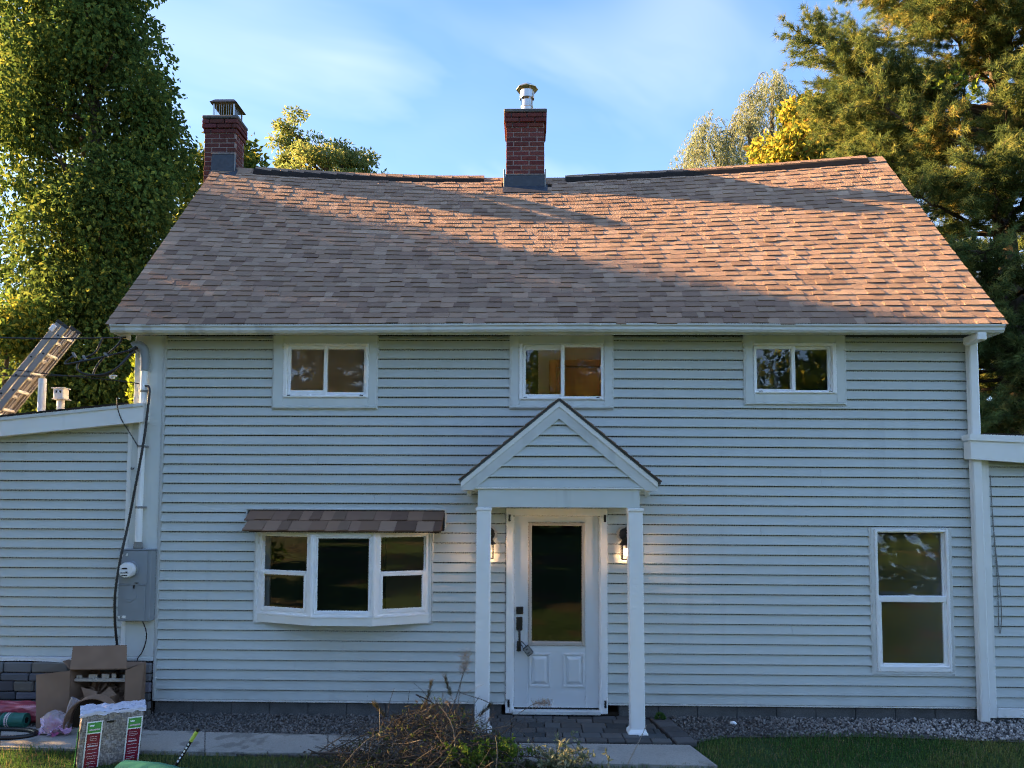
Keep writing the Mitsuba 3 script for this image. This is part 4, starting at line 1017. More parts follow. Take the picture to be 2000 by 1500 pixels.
wire('overhead_wire', 'topmost overhead wire ending above the hanging cable loops', [[-4.20, -0.16, 3.90], [-4.9, -0.17, 3.885], [-5.7, -0.18, 3.90], [-8, -0.22, 4.0], [-14, -0.3, 4.5]], 0.008)
wire('overhead_wire', 'thin overhead wire sloping behind the ladder to the mast', [[-4.07, -0.12, 3.42], [-4.35, -0.13, 3.455], [-4.95, -0.14, 3.51], [-5.6, -0.15, 3.59], [-8, -0.2, 3.9], [-14, -0.3, 4.7]], 0.0055)
wire('overhead_wire', 'lowest overhead wire level across the ladder', [[-4.36, -0.13, 3.50], [-4.9, -0.14, 3.498], [-5.7, -0.15, 3.50], [-8, -0.2, 3.56], [-14, -0.3, 4.0]], 0.006)
L_ = 'drooping service cable loop at the weatherhead'
kk = wire('service_cable', 'service cable loop reaching farthest out from the weatherhead', [[-4.13, -0.14, 3.775], [-4.40, -0.20, 3.69], [-4.62, -0.24, 3.63], [-4.76, -0.24, 3.605], [-4.79, -0.23, 3.62], [-4.74, -0.22, 3.675], [-4.72, -0.2, 3.70]], 0.011)
kk = wire('service_cable', 'service cable loop drooping lowest beside the weatherhead', [[-4.12, -0.15, 3.76], [-4.25, -0.20, 3.58], [-4.40, -0.22, 3.50], [-4.57, -0.23, 3.50], [-4.66, -0.23, 3.55], [-4.655, -0.22, 3.62], [-4.61, -0.2, 3.67], [-4.50, -0.19, 3.74], [-4.45, -0.18, 3.86], [-4.44, -0.17, 3.895]], 0.011)
kk = wire('service_cable', 'service cable loop nearest the corner board', [[-4.13, -0.14, 3.77], [-4.22, -0.18, 3.63], [-4.32, -0.20, 3.52], [-4.43, -0.21, 3.485], [-4.50, -0.21, 3.505], [-4.47, -0.2, 3.60], [-4.39, -0.19, 3.705], [-4.30, -0.18, 3.79], [-4.245, -0.17, 3.87], [-4.27, -0.17, 3.893]], 0.011)
for kx, pos in ((0, (-4.715, -0.2, 3.705)), (1, (-4.605, -0.2, 3.675)), (2, (-4.385, -0.19, 3.71))):
    k = ['service_cable', 'service_cable_001', 'service_cable_002'][kx] + '__splice'
    put(k, B().obox(pos, [0.012, 0.013, 0.032], trimesh.transformations.rotation_matrix(0.6 if kx < 2 else 0.9, [0, 1, 0])[:3, :3], 0.004), 'm_wiregrey')
for n in range(3):
    key = ['service_cable', 'service_cable_001', 'service_cable_002'][n]; scene[key + '__lead'] = scene.pop(key)
k = thing('wire_anchor', 'small pale insulator hook holding the lower wires', 'insulator')
put(k, B().tube(bezier([[-4.30, -0.13, 3.50], [-4.35, -0.13, 3.502], [-4.375, -0.13, 3.49], [-4.36, -0.13, 3.475], [-4.32, -0.13, 3.478]], 14), 0.009, 8), 'm_trim', True)
wire('loose_cable', 'thin grey cable hanging loose on the wing siding by the downspout', [[4.745, -0.02, 2.50], [4.752, -0.024, 2.10], [4.775, -0.022, 1.70], [4.80, -0.03, 1.3], [4.802, -0.03, 1.05], [4.785, -0.03, 0.90], [4.778, -0.02, 0.98], [4.778, -0.025, 1.35], [4.765, -0.024, 1.75], [4.75, -0.022, 2.1]], 0.0042, 'm_wiregrey', None, 60)

# extension ladder standing behind the wing eave
k = thing('ladder', 'aluminium extension ladder leaning up behind the wing roof', 'ladder')
u = np.array([0.577, 0.07, 0.813]); u /= np.linalg.norm(u)
w_ = np.array([-0.05, 0.397, 0.0]); w_ -= u * (w_ @ u); w_ /= np.linalg.norm(w_)
w_ /= np.linalg.norm(w_); d_ = np.cross(u, w_); d_ *= np.sign(d_[0])      # towards the front of the rails
top = np.array([-5.985, 1.5, 4.485])
def P_(a, bw, cd): return top + u * a + w_ * bw + d_ * cd
MAT = np.array([u, w_, d_])
for sec, (d0, a1) in enumerate(((0.0, -0.02), (0.088, 0.0))):
    for side, bw in enumerate((0.0, 0.35)):
        bb = B(); Lr = 1.95; ce = lambda bw, cd: P_(a1 - Lr / 2, bw, cd)
        s = 1 if side == 0 else -1
        put(k + '__rail_web', B().obox(ce(bw, d0 + 0.038), [Lr / 2, 0.002, 0.038], MAT, 0.0008), 'm_aluweb' if side == 0 else 'm_alushade')
        bb.obox(ce(bw + s * 0.012, d0 + 0.003), [Lr / 2, 0.012, 0.003], MAT, 0.001).obox(ce(bw + s * 0.012, d0 + 0.073), [Lr / 2, 0.012, 0.003], MAT, 0.001)
        bb.obox(ce(bw + s * 0.004, d0 + 0.038), [Lr / 2, 0.003, 0.004], MAT, 0.001)
        put(k + '__rail', bb, 'm_alu')
    for r in range(6):
        a = -0.14 - 0.29 * r - 0.12 * (sec == 0)
        put(k + '__rung', B().tube([P_(a, 0.003, d0 + .038), P_(a, 0.17, d0 + .038), P_(a, 0.347, d0 + .038)], 0.022, 10), 'm_trim', 40)
        for bw in (0.0,): put(k + '__rung_plug', B().tube([P_(a, -0.006, d0 + .038), P_(a, -0.003, d0 + .038), P_(a, -0.0015, d0 + .038)], 0.013, 10), 'm_black')
for d0 in (0.038, 0.126):
    for bw in (0.0, 0.35): put(k + '__rail_cap', B().obox(P_(0.005, bw, d0), [0.02, 0.008, 0.040], MAT, 0.002), 'm_black')
put(k + '__bracket', B().obox(P_(-0.10, -0.012, 0.02), [0.045, 0.010, 0.030], MAT, 0.004), 'm_white')
k = thing('vent_pipe', 'white vent pipe rising from the wing roof before the ladder', 'pipe')
put(k, B().lathe([(0.046, 2.85), (0.046, 3.735), (0.040, 3.735), (0.040, 3.70)], (-6.105, 1.45, 0), sides=24), 'm_white', 40)
k = thing('capped_vent', 'grey vent pipe with box cap beside the white vent pipe', 'vent')
put(k + '__pipe', B().cyl([-5.955, 1.6, 2.85], [-5.955, 1.6, 3.52], 0.045, 20), 'm_trim', 40)
put(k + '__cap', B().box(-6.02, -5.89, 1.535, 1.665, 3.50, 3.625, 0.008), 'm_trim')
put(k + '__cap_flange', B().box(-6.03, -5.865, 1.525, 1.675, 3.488, 3.498, 0.003), 'm_trim')
put(k + '__cap_lid', B().box(-6.04, -5.875, 1.52, 1.68, 3.626, 3.638, 0.003), 'm_trim')
for x in (-5.975, -5.925): put(k + '__cap_slot', B().box(x - .010, x + .010, 1.528, 1.5345, 3.57, 3.60, 0.001), 'm_black')

# ------------------------------------------------------------------ clutter on the path
def sheet(key, b, P, m, nu=10, nv=10, th=0.004, smooth=False):
    """a thin sheet with thickness from P(u, v)"""
    U, V = np.meshgrid(np.linspace(0, 1, nu), np.linspace(0, 1, nv), indexing='ij')
    p = P(U, V)
    du = np.gradient(p, axis=0); dv = np.gradient(p, axis=1); nn = np.cross(du, dv); nn /= np.linalg.norm(nn, axis=-1, keepdims=True) + 1e-9
    i, j = np.meshgrid(np.arange(nu - 1), np.arange(nv - 1), indexing='ij')
    q = np.stack([i * nv + j, (i + 1) * nv + j, (i + 1) * nv + j + 1, i * nv + j + 1], -1).reshape(-1, 4)
    n0 = nu * nv
    rim = np.concatenate([np.arange(nv), np.arange(1, nu) * nv + nv - 1, (nu - 1) * nv + np.arange(nv - 2, -1, -1), np.arange(nu - 2, 0, -1) * nv])
    r2 = np.roll(rim, -1)
    side = np.stack([rim, r2, r2 + n0, rim + n0], 1)
    b.add(np.vstack([(p + nn * th / 2).reshape(-1, 3), (p - nn * th / 2).reshape(-1, 3)]), np.vstack([q, q[:, ::-1] + n0, side]))
    if key: put(key, b, m, smooth)


def bil(a, b_, c, d): return lambda U, V: (np.array(a) * ((1 - U) * (1 - V))[..., None] + np.array(b_) * (U * (1 - V))[..., None] + np.array(c) * (U * V)[..., None] + np.array(d) * ((1 - U) * V)[..., None])


k = thing('cardboard_box', 'big open cardboard box of packing scraps lying on its side', 'box')
bx0, bx1, by0, by1, bz0, bz1 = -4.475, -3.925, -0.46, -0.06, 0.013, 0.542
for nm, q in (('base', ((bx0, by0, bz0), (bx1, by0, bz0), (bx1, by1, bz0), (bx0, by1, bz0))), ('side', ((bx0, by0, bz0), (bx0, by1, bz0), (bx0, by1, bz1), (bx0, by0, bz1))), ('side', ((bx1, by0, bz0), (bx1, by1, bz0), (bx1, by1, bz1), (bx1, by0, bz1))),
              ('side', ((bx0, by0, bz1), (bx1, by0, bz1 + .012), (bx1, by1, bz1), (bx0, by1, bz1))), ('back', ((bx0, by1, bz0), (bx1, by1, bz0), (bx1, by1, bz1), (bx0, by1, bz1)))):
    sheet(k + '__' + nm, B(), bil(*q), 'm_card', 3, 3, 0.006)
sheet(k + '__flap', B(), bil((bx0, by0, bz1 + .004), (bx1 + .01, by0, bz1 + .016), (-3.985, by0 + 0.12, 0.762), (-4.525, by0 + 0.12, 0.748)), 'm_card', 4, 4, 0.006)
sheet(k + '__flap', B(), bil((bx0, by0, bz0), (bx0, by0, bz1 - .01), (-4.745, by0 - 0.10, bz1 - .03), (-4.70, by0 - 0.14, bz0)), 'm_card', 4, 4, 0.006)
sheet(k + '__flap', B(), bil((bx1, by0, bz0 + .02), (bx1, by0, bz1), (-3.805, by0 + .12, 0.585), (-3.835, by0 + .10, 0.05)), 'm_card', 4, 4, 0.006)
sheet(k + '__flap', B(), bil((bx0 + .01, by0 + .12, bz1), (bx0 - .02, by0 + .02, bz1 + .005), (-4.62, by0 + .12, 0.60), (-4.60, by0 + .2, 0.60)), 'm_card', 3, 3, 0.006)
# what is in it
k2 = thing('packing_board', 'notched pale cardboard strip across the open box', 'cardboard')
put(k2, B().box(-4.465, -3.94, -0.40, -0.36, 0.415, 0.445, 0.002).box(-4.45, -4.40, -0.385, -0.375, 0.446, 0.475).box(-4.33, -4.25, -0.385, -0.375, 0.446, 0.482).box(-4.20, -4.13, -0.385, -0.375, 0.446, 0.487).box(-4.10, -4.06, -0.385, -0.375, 0.446, 0.49).box(-3.99, -3.95, -0.385, -0.375, 0.446, 0.48), 'm_beige')
rng = R0(51)
for q in range(22):
    ce = [rng.uniform(-4.42, -3.97), rng.uniform(-0.38, -0.18), rng.uniform(0.08, 0.38)]
    Rr = trimesh.transformations.random_rotation_matrix(rng.random(3))[:3, :3]
    k3 = 'cardboard_box__packing_scrap'
    bb = B()
    s = [rng.uniform(0.03, 0.10), rng.uniform(0.02, 0.06), 0.003]
    bb.obox(ce, s, Rr).obox(np.array(ce) + Rr[0] * s[0] + Rr[2] * .02, [s[0] * .5, s[1], .003], trimesh.transformations.rotation_matrix(0.7, Rr[1])[:3, :3].T @ Rr if 0 else Rr @ trimesh.transformations.rotation_matrix(0.5, [0, 1, 0])[:3, :3])
    put(k3, bb, 'm_card')
k = thing('small_carton', 'small open carton with spread flaps in the big box mouth', 'box')
cx_, cz_ = -4.17, 0.20
sheet(k + '__side', B(), bil((-4.29, -0.52, 0.02), (-4.04, -0.52, 0.02), (-4.04, -0.52, 0.30), (-4.29, -0.52, 0.30)), 'm_card', 3, 3, 0.004)
sheet(k + '__side', B(), bil((-4.29, -0.52, 0.02), (-4.29, -0.35, 0.02), (-4.29, -0.35, 0.30), (-4.29, -0.52, 0.30)), 'm_card', 3, 3, 0.004)
sheet(k + '__side', B(), bil((-4.04, -0.52, 0.02), (-4.04, -0.35, 0.02), (-4.04, -0.35, 0.30), (-4.04, -0.52, 0.30)), 'm_card', 3, 3, 0.004)
sheet(k + '__flap', B(), bil((-4.29, -0.52, 0.30), (-4.17, -0.52, 0.295), (-4.175, -0.50, 0.345), (-4.335, -0.50, 0.385)), 'm_wood' if 0 else 'm_card', 3, 3, 0.004)
sheet(k + '__flap', B(), bil((-4.165, -0.52, 0.295), (-4.04, -0.52, 0.30), (-3.985, -0.49, 0.31), (-4.06, -0.49, 0.39)), 'm_card', 3, 3, 0.004)

k = thing('bent_cardboard', 'curved dark brown cardboard sheet arched behind the bale', 'cardboard')
def arch(U, V):
    t = U * math.pi * 0.86 + 0.12
    return np.stack([-4.075 - 0.235 * np.cos(t), -0.70 - 0.10 * V - 0.05 * np.sin(t * 2), 0.02 + 0.345 * np.sin(t) * (1 - 0.05 * V) + 0.0 * V], -1)
sheet(k + '__arch', B(), arch, 'm_card', 22, 4, 0.006)
def archface(U, V):
    t = V * math.pi * 0.86 + 0.12
    return np.stack([-4.075 - 0.225 * U * np.cos(t), -0.69 + 0.02 * U - 0.05 * np.sin(t * 2) * U, 0.02 + 0.335 * U * np.sin(t)], -1)
sheet(k + '__panel', B(), archface, 'm_roomdark', 5, 18, 0.005)
k = thing('wooden_crate', 'little wooden slat crate half hidden by the bale', 'crate')
for z in (0.04, 0.10, 0.165): put(k + '__slat', B().box(-4.02, -3.80, -0.93, -0.915, z, z + 0.05, 0.003), 'm_wood')
for x in (-4.02, -3.82): put(k + '__post', B().box(x, x + .02, -0.915, -0.80, 0.014, 0.22, 0.003), 'm_wood')

# the bale of bedding
k = thing('bedding_bale', 'plastic wrapped wood shaving bale with two red and green labels', 'bale')
ang = math.radians(31.0); ca, sa = math.cos(ang), math.sin(ang)
def bale_pt(p):       # local: x along the front, y depth, z up
    p = np.asarray(p, float)
    x, y, z = p[..., 0], p[..., 1], p[..., 2]
    x = x + 0.032 * z / 0.45           # it leans to the right
    X = x * ca - y * sa; Yq = x * sa + y * ca
    return np.stack([-3.715 + X, -1.62 + Yq, -0.03 + z], -1)
m = trimesh.creation.box([1, 1, 1]).subdivide().subdivide().subdivide().subdivide().subdivide()
p = m.vertices.copy() + 0.5
e = 2 * p - 1
r = np.sign(e) * (1 - (1 - np.abs(e)) ** 1) ; q = e.copy()
n8 = (np.abs(e) ** 14).sum(1) ** (1 / 14); q = e / n8[:, None]
q = e * (0.35 + 0.65 / np.maximum(1, (np.abs(e) ** 9).sum(1) ** (1 / 9)))[:, None]
p = (q + 1) / 2 * [0.48, 0.235, 0.455]
p += 0.010 * (np.stack([meshkit.fbm(p * 16 + k9 * 5, 3, k9) for k9 in range(3)], -1) - 0.5)
p[:, 2] += 0.012 * (meshkit.fbm(p * [14, 40, 14], 3, 8) - 0.5) * (p[:, 2] > 0.4)
keep_top = p[:, 2] > 0.425
put(k + '__body', (bale_pt(p), m.faces), 'm_bale', 50)
def cap(U, V):      # crumpled clear film folded over the top
    x = -0.008 + 0.496 * U; t = V * 1.0
    y = np.interp(t, [0, .25, .5, .9, 1], [-0.006, -0.001, 0.05, 0.20, 0.243]); z = np.interp(t, [0, .25, .5, .9, 1], [0.432, 0.452, 0.462, 0.472, 0.452])
    cr = meshkit.fbm(np.stack([U * 11, V * 9, 0 * U], -1), 5, 3) - 0.5
    drop = 0.025 * np.sin(U * 9) * (t < .1)
    return bale_pt(np.stack([x, y - 0.012 * cr, z + 0.055 * cr * (t > .1) + 0.02 * (meshkit.noise(np.stack([U * 14, 0 * U, 0 * U], -1), 4) - .5) * (t < .1)], -1))
sheet(k + '__film', B(), cap, 'm_film', 46, 26, 0.002, 50)
def lab(x0, x1, z0, z1, off, m, key, nx=5):
    def F(U, V):
        x = x0 + (x1 - x0) * U; z = z0 + (z1 - z0) * V
        return bale_pt(np.stack([x, -0.008 - off + 0.003 * np.sin(z * 30 + x * 20), z], -1))
    b_ = B(); sheet(None, b_, F, None, 4, 10, 0.0015)
    put(key, b_, m, 50)
M('m_red', pr(rgb(0.20, 0.008, 0.028), 0.3, 0.5, clearcoat=0.5)); M('m_lgreen', pr(rgb(0.06, 0.30, 0.06), 0.3, 0.5, clearcoat=0.5)); M('m_print', pr(rgb(0.62, 0.50, 0.52), 0.4))
for x0 in (0.060, 0.362):
    wd = 0.098
    lab(x0 - .010, x0 + wd + .010, -0.02, 0.385, 0.0000, 'm_trim', k + '__label')
    lab(x0, x0 + wd, 0.295, 0.375, 0.0024, 'm_lgreen', k + '__label_head')
    lab(x0, x0 + wd, -0.015, 0.285, 0.0024, 'm_red', k + '__label_panel')
    rr = R0(int(x0 * 1000))
    for q_, z in enumerate([0.262, 0.245, 0.232, 0.205, 0.186, 0.160, 0.130, 0.105, 0.088, 0.06, 0.045, 0.02]):
        wl = rr.uniform(0.55, 0.8) * wd; h = 0.011 if q_ in (4,) else 0.0035
        cxx = x0 + wd / 2 if x0 < .2 else x0 + .012 + wl / 2
        lab(cxx - wl / 2, cxx + wl / 2, z - h / 2, z + h / 2, 0.0044, 'm_print', k + '__label_print')
    for q_, z in enumerate([0.352, 0.318]): lab(x0 + .012, x0 + .012 + (0.035, 0.08)[q_], z - .006, z + .006, 0.0044, 'm_trim' if q_ == 0 else 'm_print', k + '__label_print')
lab(0.195, 0.25, 0.362, 0.376, 0.002, 'm_black', k + '__handle_slot')
def sidestrip(U, V):
    return bale_pt(np.stack([-0.006 + 0 * U, 0.03 + 0.15 * U, -0.02 + 0.33 * V], -1))
sheet(k + '__side_label', B(), sidestrip, 'm_lgreen', 4, 6, 0.002)

# clear bag with pink tissue
k = thing('plastic_bag', 'crumpled clear plastic bag stuffed with pink tissue', 'bag')
s = trimesh.creation.icosphere(4, 1.0); v = s.vertices.copy()
v *= 1 + 0.30 * (meshkit.fbm(v * 2.6 + 3, 4, 2)[:, None] - 0.5) + 0.10 * (meshkit.fbm(v * 9 + 3, 2, 5)[:, None] - 0.5)
put(k + '__film', (v * [0.118, 0.09, 0.115] + [-4.41, -0.78, 0.12], s.faces), 'm_wrap', 50)
put(k + '__neck', B().tube(bezier([[-4.34, -0.78, 0.17], [-4.305, -0.77, 0.20], [-4.285, -0.75, 0.26], [-4.25, -0.73, 0.33]], 14), [0.03, 0.022, 0.012, 0.007, 0.007, 0.012, 0.02, 0.03, 0.036, 0.04, 0.042, 0.044, 0.045, 0.044, 0.045][:13 + 0], 9) if 0 else B().tube(bezier([[-4.34, -0.78, 0.17], [-4.305, -0.77, 0.20], [-4.285, -0.75, 0.26], [-4.25, -0.73, 0.33]], 12), np.interp(np.linspace(0, 1, 13), [0, .35, .6, 1], [0.035, 0.010, 0.022, 0.045]), 9), 'm_wrap', 50)
rng = R0(61)
for q in range(14):
    a = rng.normal(0, 1, 3) * [0.04, 0.03, 0.03] + [-4.41, -0.79, 0.09]
    nb = R0(q + 100)
    def crum(U, V, a=a, q=q):
        t = np.stack([U - .5, V - .5, 0 * U], -1) @ trimesh.transformations.random_rotation_matrix(R0(q).random(3))[:3, :3] * 0.10
        return t + a + 0.05 * (np.stack([meshkit.noise(np.stack([U * 4, V * 4, 0 * U + q], -1), c) for c in range(3)], -1) - .5)
    col = np.array([[0.70, 0.42, 0.62], [0.80, 0.62, 0.80], [0.55, 0.16, 0.36]][q % 3])
    b_ = B(); sheet(None, b_, crum, None, 7, 7, 0.001); b_.c = [np.broadcast_to(col, (b_.n, 3))]
    put(k + '__tissue', b_, 'm_vcol')

# pink sack and green roll
k = thing('pink_sack', 'flattened glossy pink plastic sack beside the box flap', 'sack')
s = trimesh.creation.icosphere(5, 1.0); v = s.vertices.copy(); v = np.sign(v) * np.abs(v) ** 0.55
v = v * [0.36, 0.11, 0.095]
v += 0.035 * (np.stack([meshkit.fbm(v * [9, 13, 15] + 3 + c, 4, c) for c in range(3)], -1) - 0.5) * [0.4, 1, 1]
f3 = meshkit.fbm(v * [6, 20, 26], 3, 4)[:, None]
col = np.array([0.42, 0.055, 0.085]) * (0.7 + 0.5 * f3) + np.array([0.45, 0.34, 0.36]) * np.clip((f3 - 0.55) * 5, 0, 1)
M('m_gloss', two(pr(VCOL, 0.25, 0.6, clearcoat=0.8, clearcoat_gloss=0.8)))
col_p = trimesh.Trimesh(v + [-5.10, -0.36, 0.105], s.faces, process=False)
scene[k] = mikit.ply(col_p, 'm_gloss', True, color=col)
k = thing('netting_roll', 'dark green roll of netting with printed sleeve on the path', 'roll')
put(k + '__roll', B().tube([[-5.6, -0.56, 0.082], [-5.2, -0.56, 0.082], [-4.82, -0.56, 0.082]], 0.068, 22), 'm_green', 40)
put(k + '__core', B().lathe([(0.028, -4.8195), (0.001, -4.8185)][::-1], (0, -0.56, 0.082), axis=0, sides=18), 'm_black')
for xa, xb, m_ in ((-5.5, -5.18, 'm_print'), (-5.16, -5.02, 'm_black'), (-5.00, -4.985, 'm_print'), (-4.975, -4.965, 'm_print')):
    put(k + '__sleeve', B().tube([[xa, -0.56, 0.082], [(xa + xb) / 2, -0.56, 0.082], [xb, -0.56, 0.082]], 0.0695, 22), m_, 40)
for q in range(6): put(k + '__wrap_band', B().lathe([(0.0705, -5.4 + q * .09), (0.0715, -5.395 + q * .09), (0.0705, -5.38 + q * .09)], (0, -0.56, 0.082), axis=0, sides=22), 'm_green')
k = thing('garden_hose', 'black garden hose loop lying on the concrete path', 'hose')
t = np.linspace(-2.2, 2.2, 40)
put(k, B().tube(np.stack([-4.98 + 0.42 * np.cos(t), -0.83 + 0.15 * np.sin(t), 0.032 + 0.004 * np.sin(3 * t)], -1), 0.020, 10), 'm_black', True)

# striped marker pole
k = thing('marker_pole', 'black pole with yellow green tip and white lettering', 'pole')
pa, pb = np.array([-2.905, -1.62, -0.02]), np.array([-2.705, -1.60, 0.318])
ax = pb - pa; ln = np.linalg.norm(ax); ax /= ln
for nm, a, c, r, m_ in (('shaft', 0.0, ln, 0.0135, 'm_black'), ('grip', ln * .70, ln * .93, 0.0150, 'm_tip')):
    put(k + '__' + nm, B().tube([pa + ax * a, pa + ax * (a + c) / 2, pa + ax * c], r, 14), m_, 40)
M('m_tip', pr(rgb(0.50, 0.62, 0.09), 0.4))
fx = np.cross(ax, [0, 1.0, 0]); fx /= np.linalg.norm(fx)
for q in range(6):
    ce = pa + ax * (ln * (0.24 + 0.078 * q)) + np.array([0, -0.0138, 0])
    put(k + '__lettering', B().obox(ce, [0.009, 0.0008, 0.0075 - .001 * (q % 2)], np.array([ax, [0, 1, 0], fx]), 0.0004), 'm_white')
# green tarp edge
k = thing('green_tarp', 'dark green tarp edge with black rim low beside the bale', 'tarp')
def tarp(U, V):
    x = -3.20 + 0.62 * U; y = -1.80 - 0.35 * V
    z = 0.128 - 0.085 * U ** 1.3 + 0.03 * V * (1 - V) + 0.02 * (meshkit.fbm(np.stack([U * 7, V * 5, 0 * U], -1), 3, 4) - .5) - 0.10 * V ** 2
    return np.stack([x, y, z], -1)
sheet(k + '__sheet', B(), tarp, 'm_green', 26, 14, 0.004, 50)
def tarpb(U, V):
    x = -3.345 + 0.15 * U; y = -1.79 - 0.25 * V
    z = 0.0 + 0.125 * U - 0.06 * V
    return np.stack([x, y, z], -1)
sheet(k + '__rim', B(), tarpb, 'm_black', 8, 6, 0.006)
# little things on the ground
k = thing('white_stone', 'small white pebble on the gravel before the foundation', 'pebble')
s = trimesh.creation.icosphere(3, 1.0); v = s.vertices * [0.034, 0.025, 0.021] * (1 + 0.25 * (meshkit.fbm(s.vertices * 2, 3, 4)[:, None] - .5))
put(k, (v + [2.04, -0.20, 0.022], s.faces), 'm_white', 50)

# ------------------------------------------------------------------ plants
def unit(v): return v / (np.linalg.norm(v, axis=-1, keepdims=True) + 1e-12)


def leaf_mesh(P, Dr, L, Wd, rng, col, fold=0.25):
    """diamond leaves: base points P, directions Dr, lengths L, widths Wd; each folded along its rib"""
    k = len(P); Dr = unit(Dr)
    s = unit(np.cross(Dr, unit(rng.normal(0, 1, (k, 3)))))
    n = np.cross(s, Dr)
    L, Wd = np.broadcast_to(L, (k,))[:, None], np.broadcast_to(Wd, (k,))[:, None]
    m = P + Dr * L * 0.45
    v = np.stack([P, m + s * Wd / 2 + n * Wd * fold, P + Dr * L, m - s * Wd / 2 + n * Wd * fold], 1).reshape(-1, 3)
    o = np.arange(k)[:, None] * 4
    return v, np.vstack([o + [0, 1, 2], o + [0, 2, 3]]), np.repeat(col, 4, 0)


def palette(k, rng, cols, weights, var=0.25):
    c = np.array(cols)[rng.choice(len(cols), k, p=np.array(weights) / np.sum(weights))]
    return c * rng.uniform(1 - var, 1 + var, (k, 1))


def limb(b, p, r0, r1, rng, wob=0.05, n=12, sides=9):
    q = bezier(p, n); q += rng.normal(0, wob, q.shape) * np.linspace(0, 1, len(q))[:, None] * np.linspace(1, 0.3, len(q))[:, None]
    b.tube(q, np.linspace(r0, r1, len(q)), sides); return q


GREEN = [(0.045, 0.090, 0.022), (0.08, 0.135, 0.032), (0.16, 0.195, 0.042), (0.36, 0.34, 0.055)]


def clump_crown(n, clumps, rng, size, cols, weights, droop=0.0, shell=0.55, aspect=0.55, outward=0.5):
    """leaves spread through ellipsoid clumps (centre, radii), thicker towards each clump's surface"""
    vol = np.array([np.prod(r) ** (2 / 3) for _, r in clumps]); cnt = rng.multinomial(n, vol / vol.sum())
    P, O, T = [], [], []
    for (c, r), k in zip(clumps, cnt):
        d = unit(rng.normal(0, 1, (k, 3))); q = rng.random(k) ** (1 / 3); q = shell + (1 - shell) * q if shell > 0 else q
        q *= 1 + 0.35 * (meshkit.noise(d * 3 + np.array(c), 2) - 0.5) + rng.normal(0, 0.07, k)
        P.append(np.array(c) + d * q[:, None] * np.array(r)); O.append(d); T.append(np.full(k, rng.normal(0, 1)))
    P, O, T = np.vstack(P), np.vstack(O), np.concatenate(T)
    k = len(P)
    Dr = O * outward + rng.normal(0, 0.6, (k, 3)) + [0, 0, -droop]
    col = palette(k, rng, cols, weights)
    col *= np.exp(0.18 * T)[:, None]
    L = size * rng.uniform(0.6, 1.3, k)
    return leaf_mesh(P, Dr, L, L * aspect, rng, col)


def clumps_in(rng, n, centre, radii, rmin, rmax, shell=0.55, flat=0.75, taper=None):
    out = []
    for _ in range(n):
        d = unit(rng.normal(0, 1, 3)); q = shell + (1 - shell) * rng.random() ** 0.5
        c = np.array(centre) + d * q * np.array(radii)
        r = rng.uniform(rmin, rmax)
        out.append((c, (r * rng.uniform(.8, 1.3), r * rng.uniform(.8, 1.3), r * flat)))
    return out


def tree(name, label, base, clumps, n, size, cols, weights, trunk_r, seed, limbs=14, **kw):
    k = thing(name, label, 'tree'); rng = R0(seed)
    put(k + '__crown', B().add(*clump_crown(n, clumps, rng, size, cols, weights, **kw)), 'm_leaf')
    b = B(); base = np.array(base, float)
    C_ = np.array([c for c, _ in clumps]); topz = C_[:, 2].max(); mid = C_.mean(0)
    tp = np.array([mid[0], mid[1], base[2] + (topz - base[2]) * 0.85])
    spine = limb(b, [base, base * .5 + [mid[0] * .5, mid[1] * .5, (mid[2] - base[2]) * .5 + base[2] * .5], mid, tp], trunk_r, trunk_r * 0.15, rng, 0.04, 16, 10)
    for c in C_[rng.permutation(len(C_))[:limbs]]:
        s = spine[np.argmin(np.abs(spine[:, 2] - (c[2] - 0.35 * np.linalg.norm(c[:2] - mid[:2]) - 0.4)))]
        limb(b, [s, s * .5 + c * .5 + [0, 0, .12], c], trunk_r * 0.35, trunk_r * 0.06, rng, 0.03, 8, 6)
    put(k + '__trunk', b, 'm_bark')
    return k


# the tall vine-clad tree left of the house
rng = R0(101)
VC = lambda z: np.array([np.interp(z, [0, 3, 5, 7, 9, 11, 14], [-8.5, -8.45, -8.45, -8.5, -8.85, -9.0, -9.0]), 6.7])
VR = lambda z: np.interp(z, [0, 2.5, 4, 6, 8, 10, 12, 12.8, 13.2], [1.6, 1.6, 1.45, 1.35, 1.55, 1.72, 1.6, 1.2, 0.5])
cl = []
for z in np.linspace(1.2, 12.9, 80):
    for _ in range(4):
        a = rng.uniform(0, 2 * np.pi); c = VC(z); r = VR(z) * rng.uniform(0.35, 0.92); q = rng.uniform(0.32, 0.62)
        cl.append((np.array([c[0] + r * math.cos(a), c[1] + r * math.sin(a), z + rng.uniform(-.2, .2)]), (q, q, q * rng.uniform(0.8, 1.5))))
k = thing('vine_tree', 'tall columnar tree wrapped in dark green vines beside the gable', 'tree')
v, f, c = clump_crown(112000, cl, rng, 0.115, [(0.07, 0.115, 0.032), (0.11, 0.165, 0.042), (0.17, 0.21, 0.05), (0.30, 0.31, 0.06)], [0.34, 0.38, 0.21, 0.07], droop=0.7, shell=0.3, aspect=0.62)
b = B().add(v, f, c)
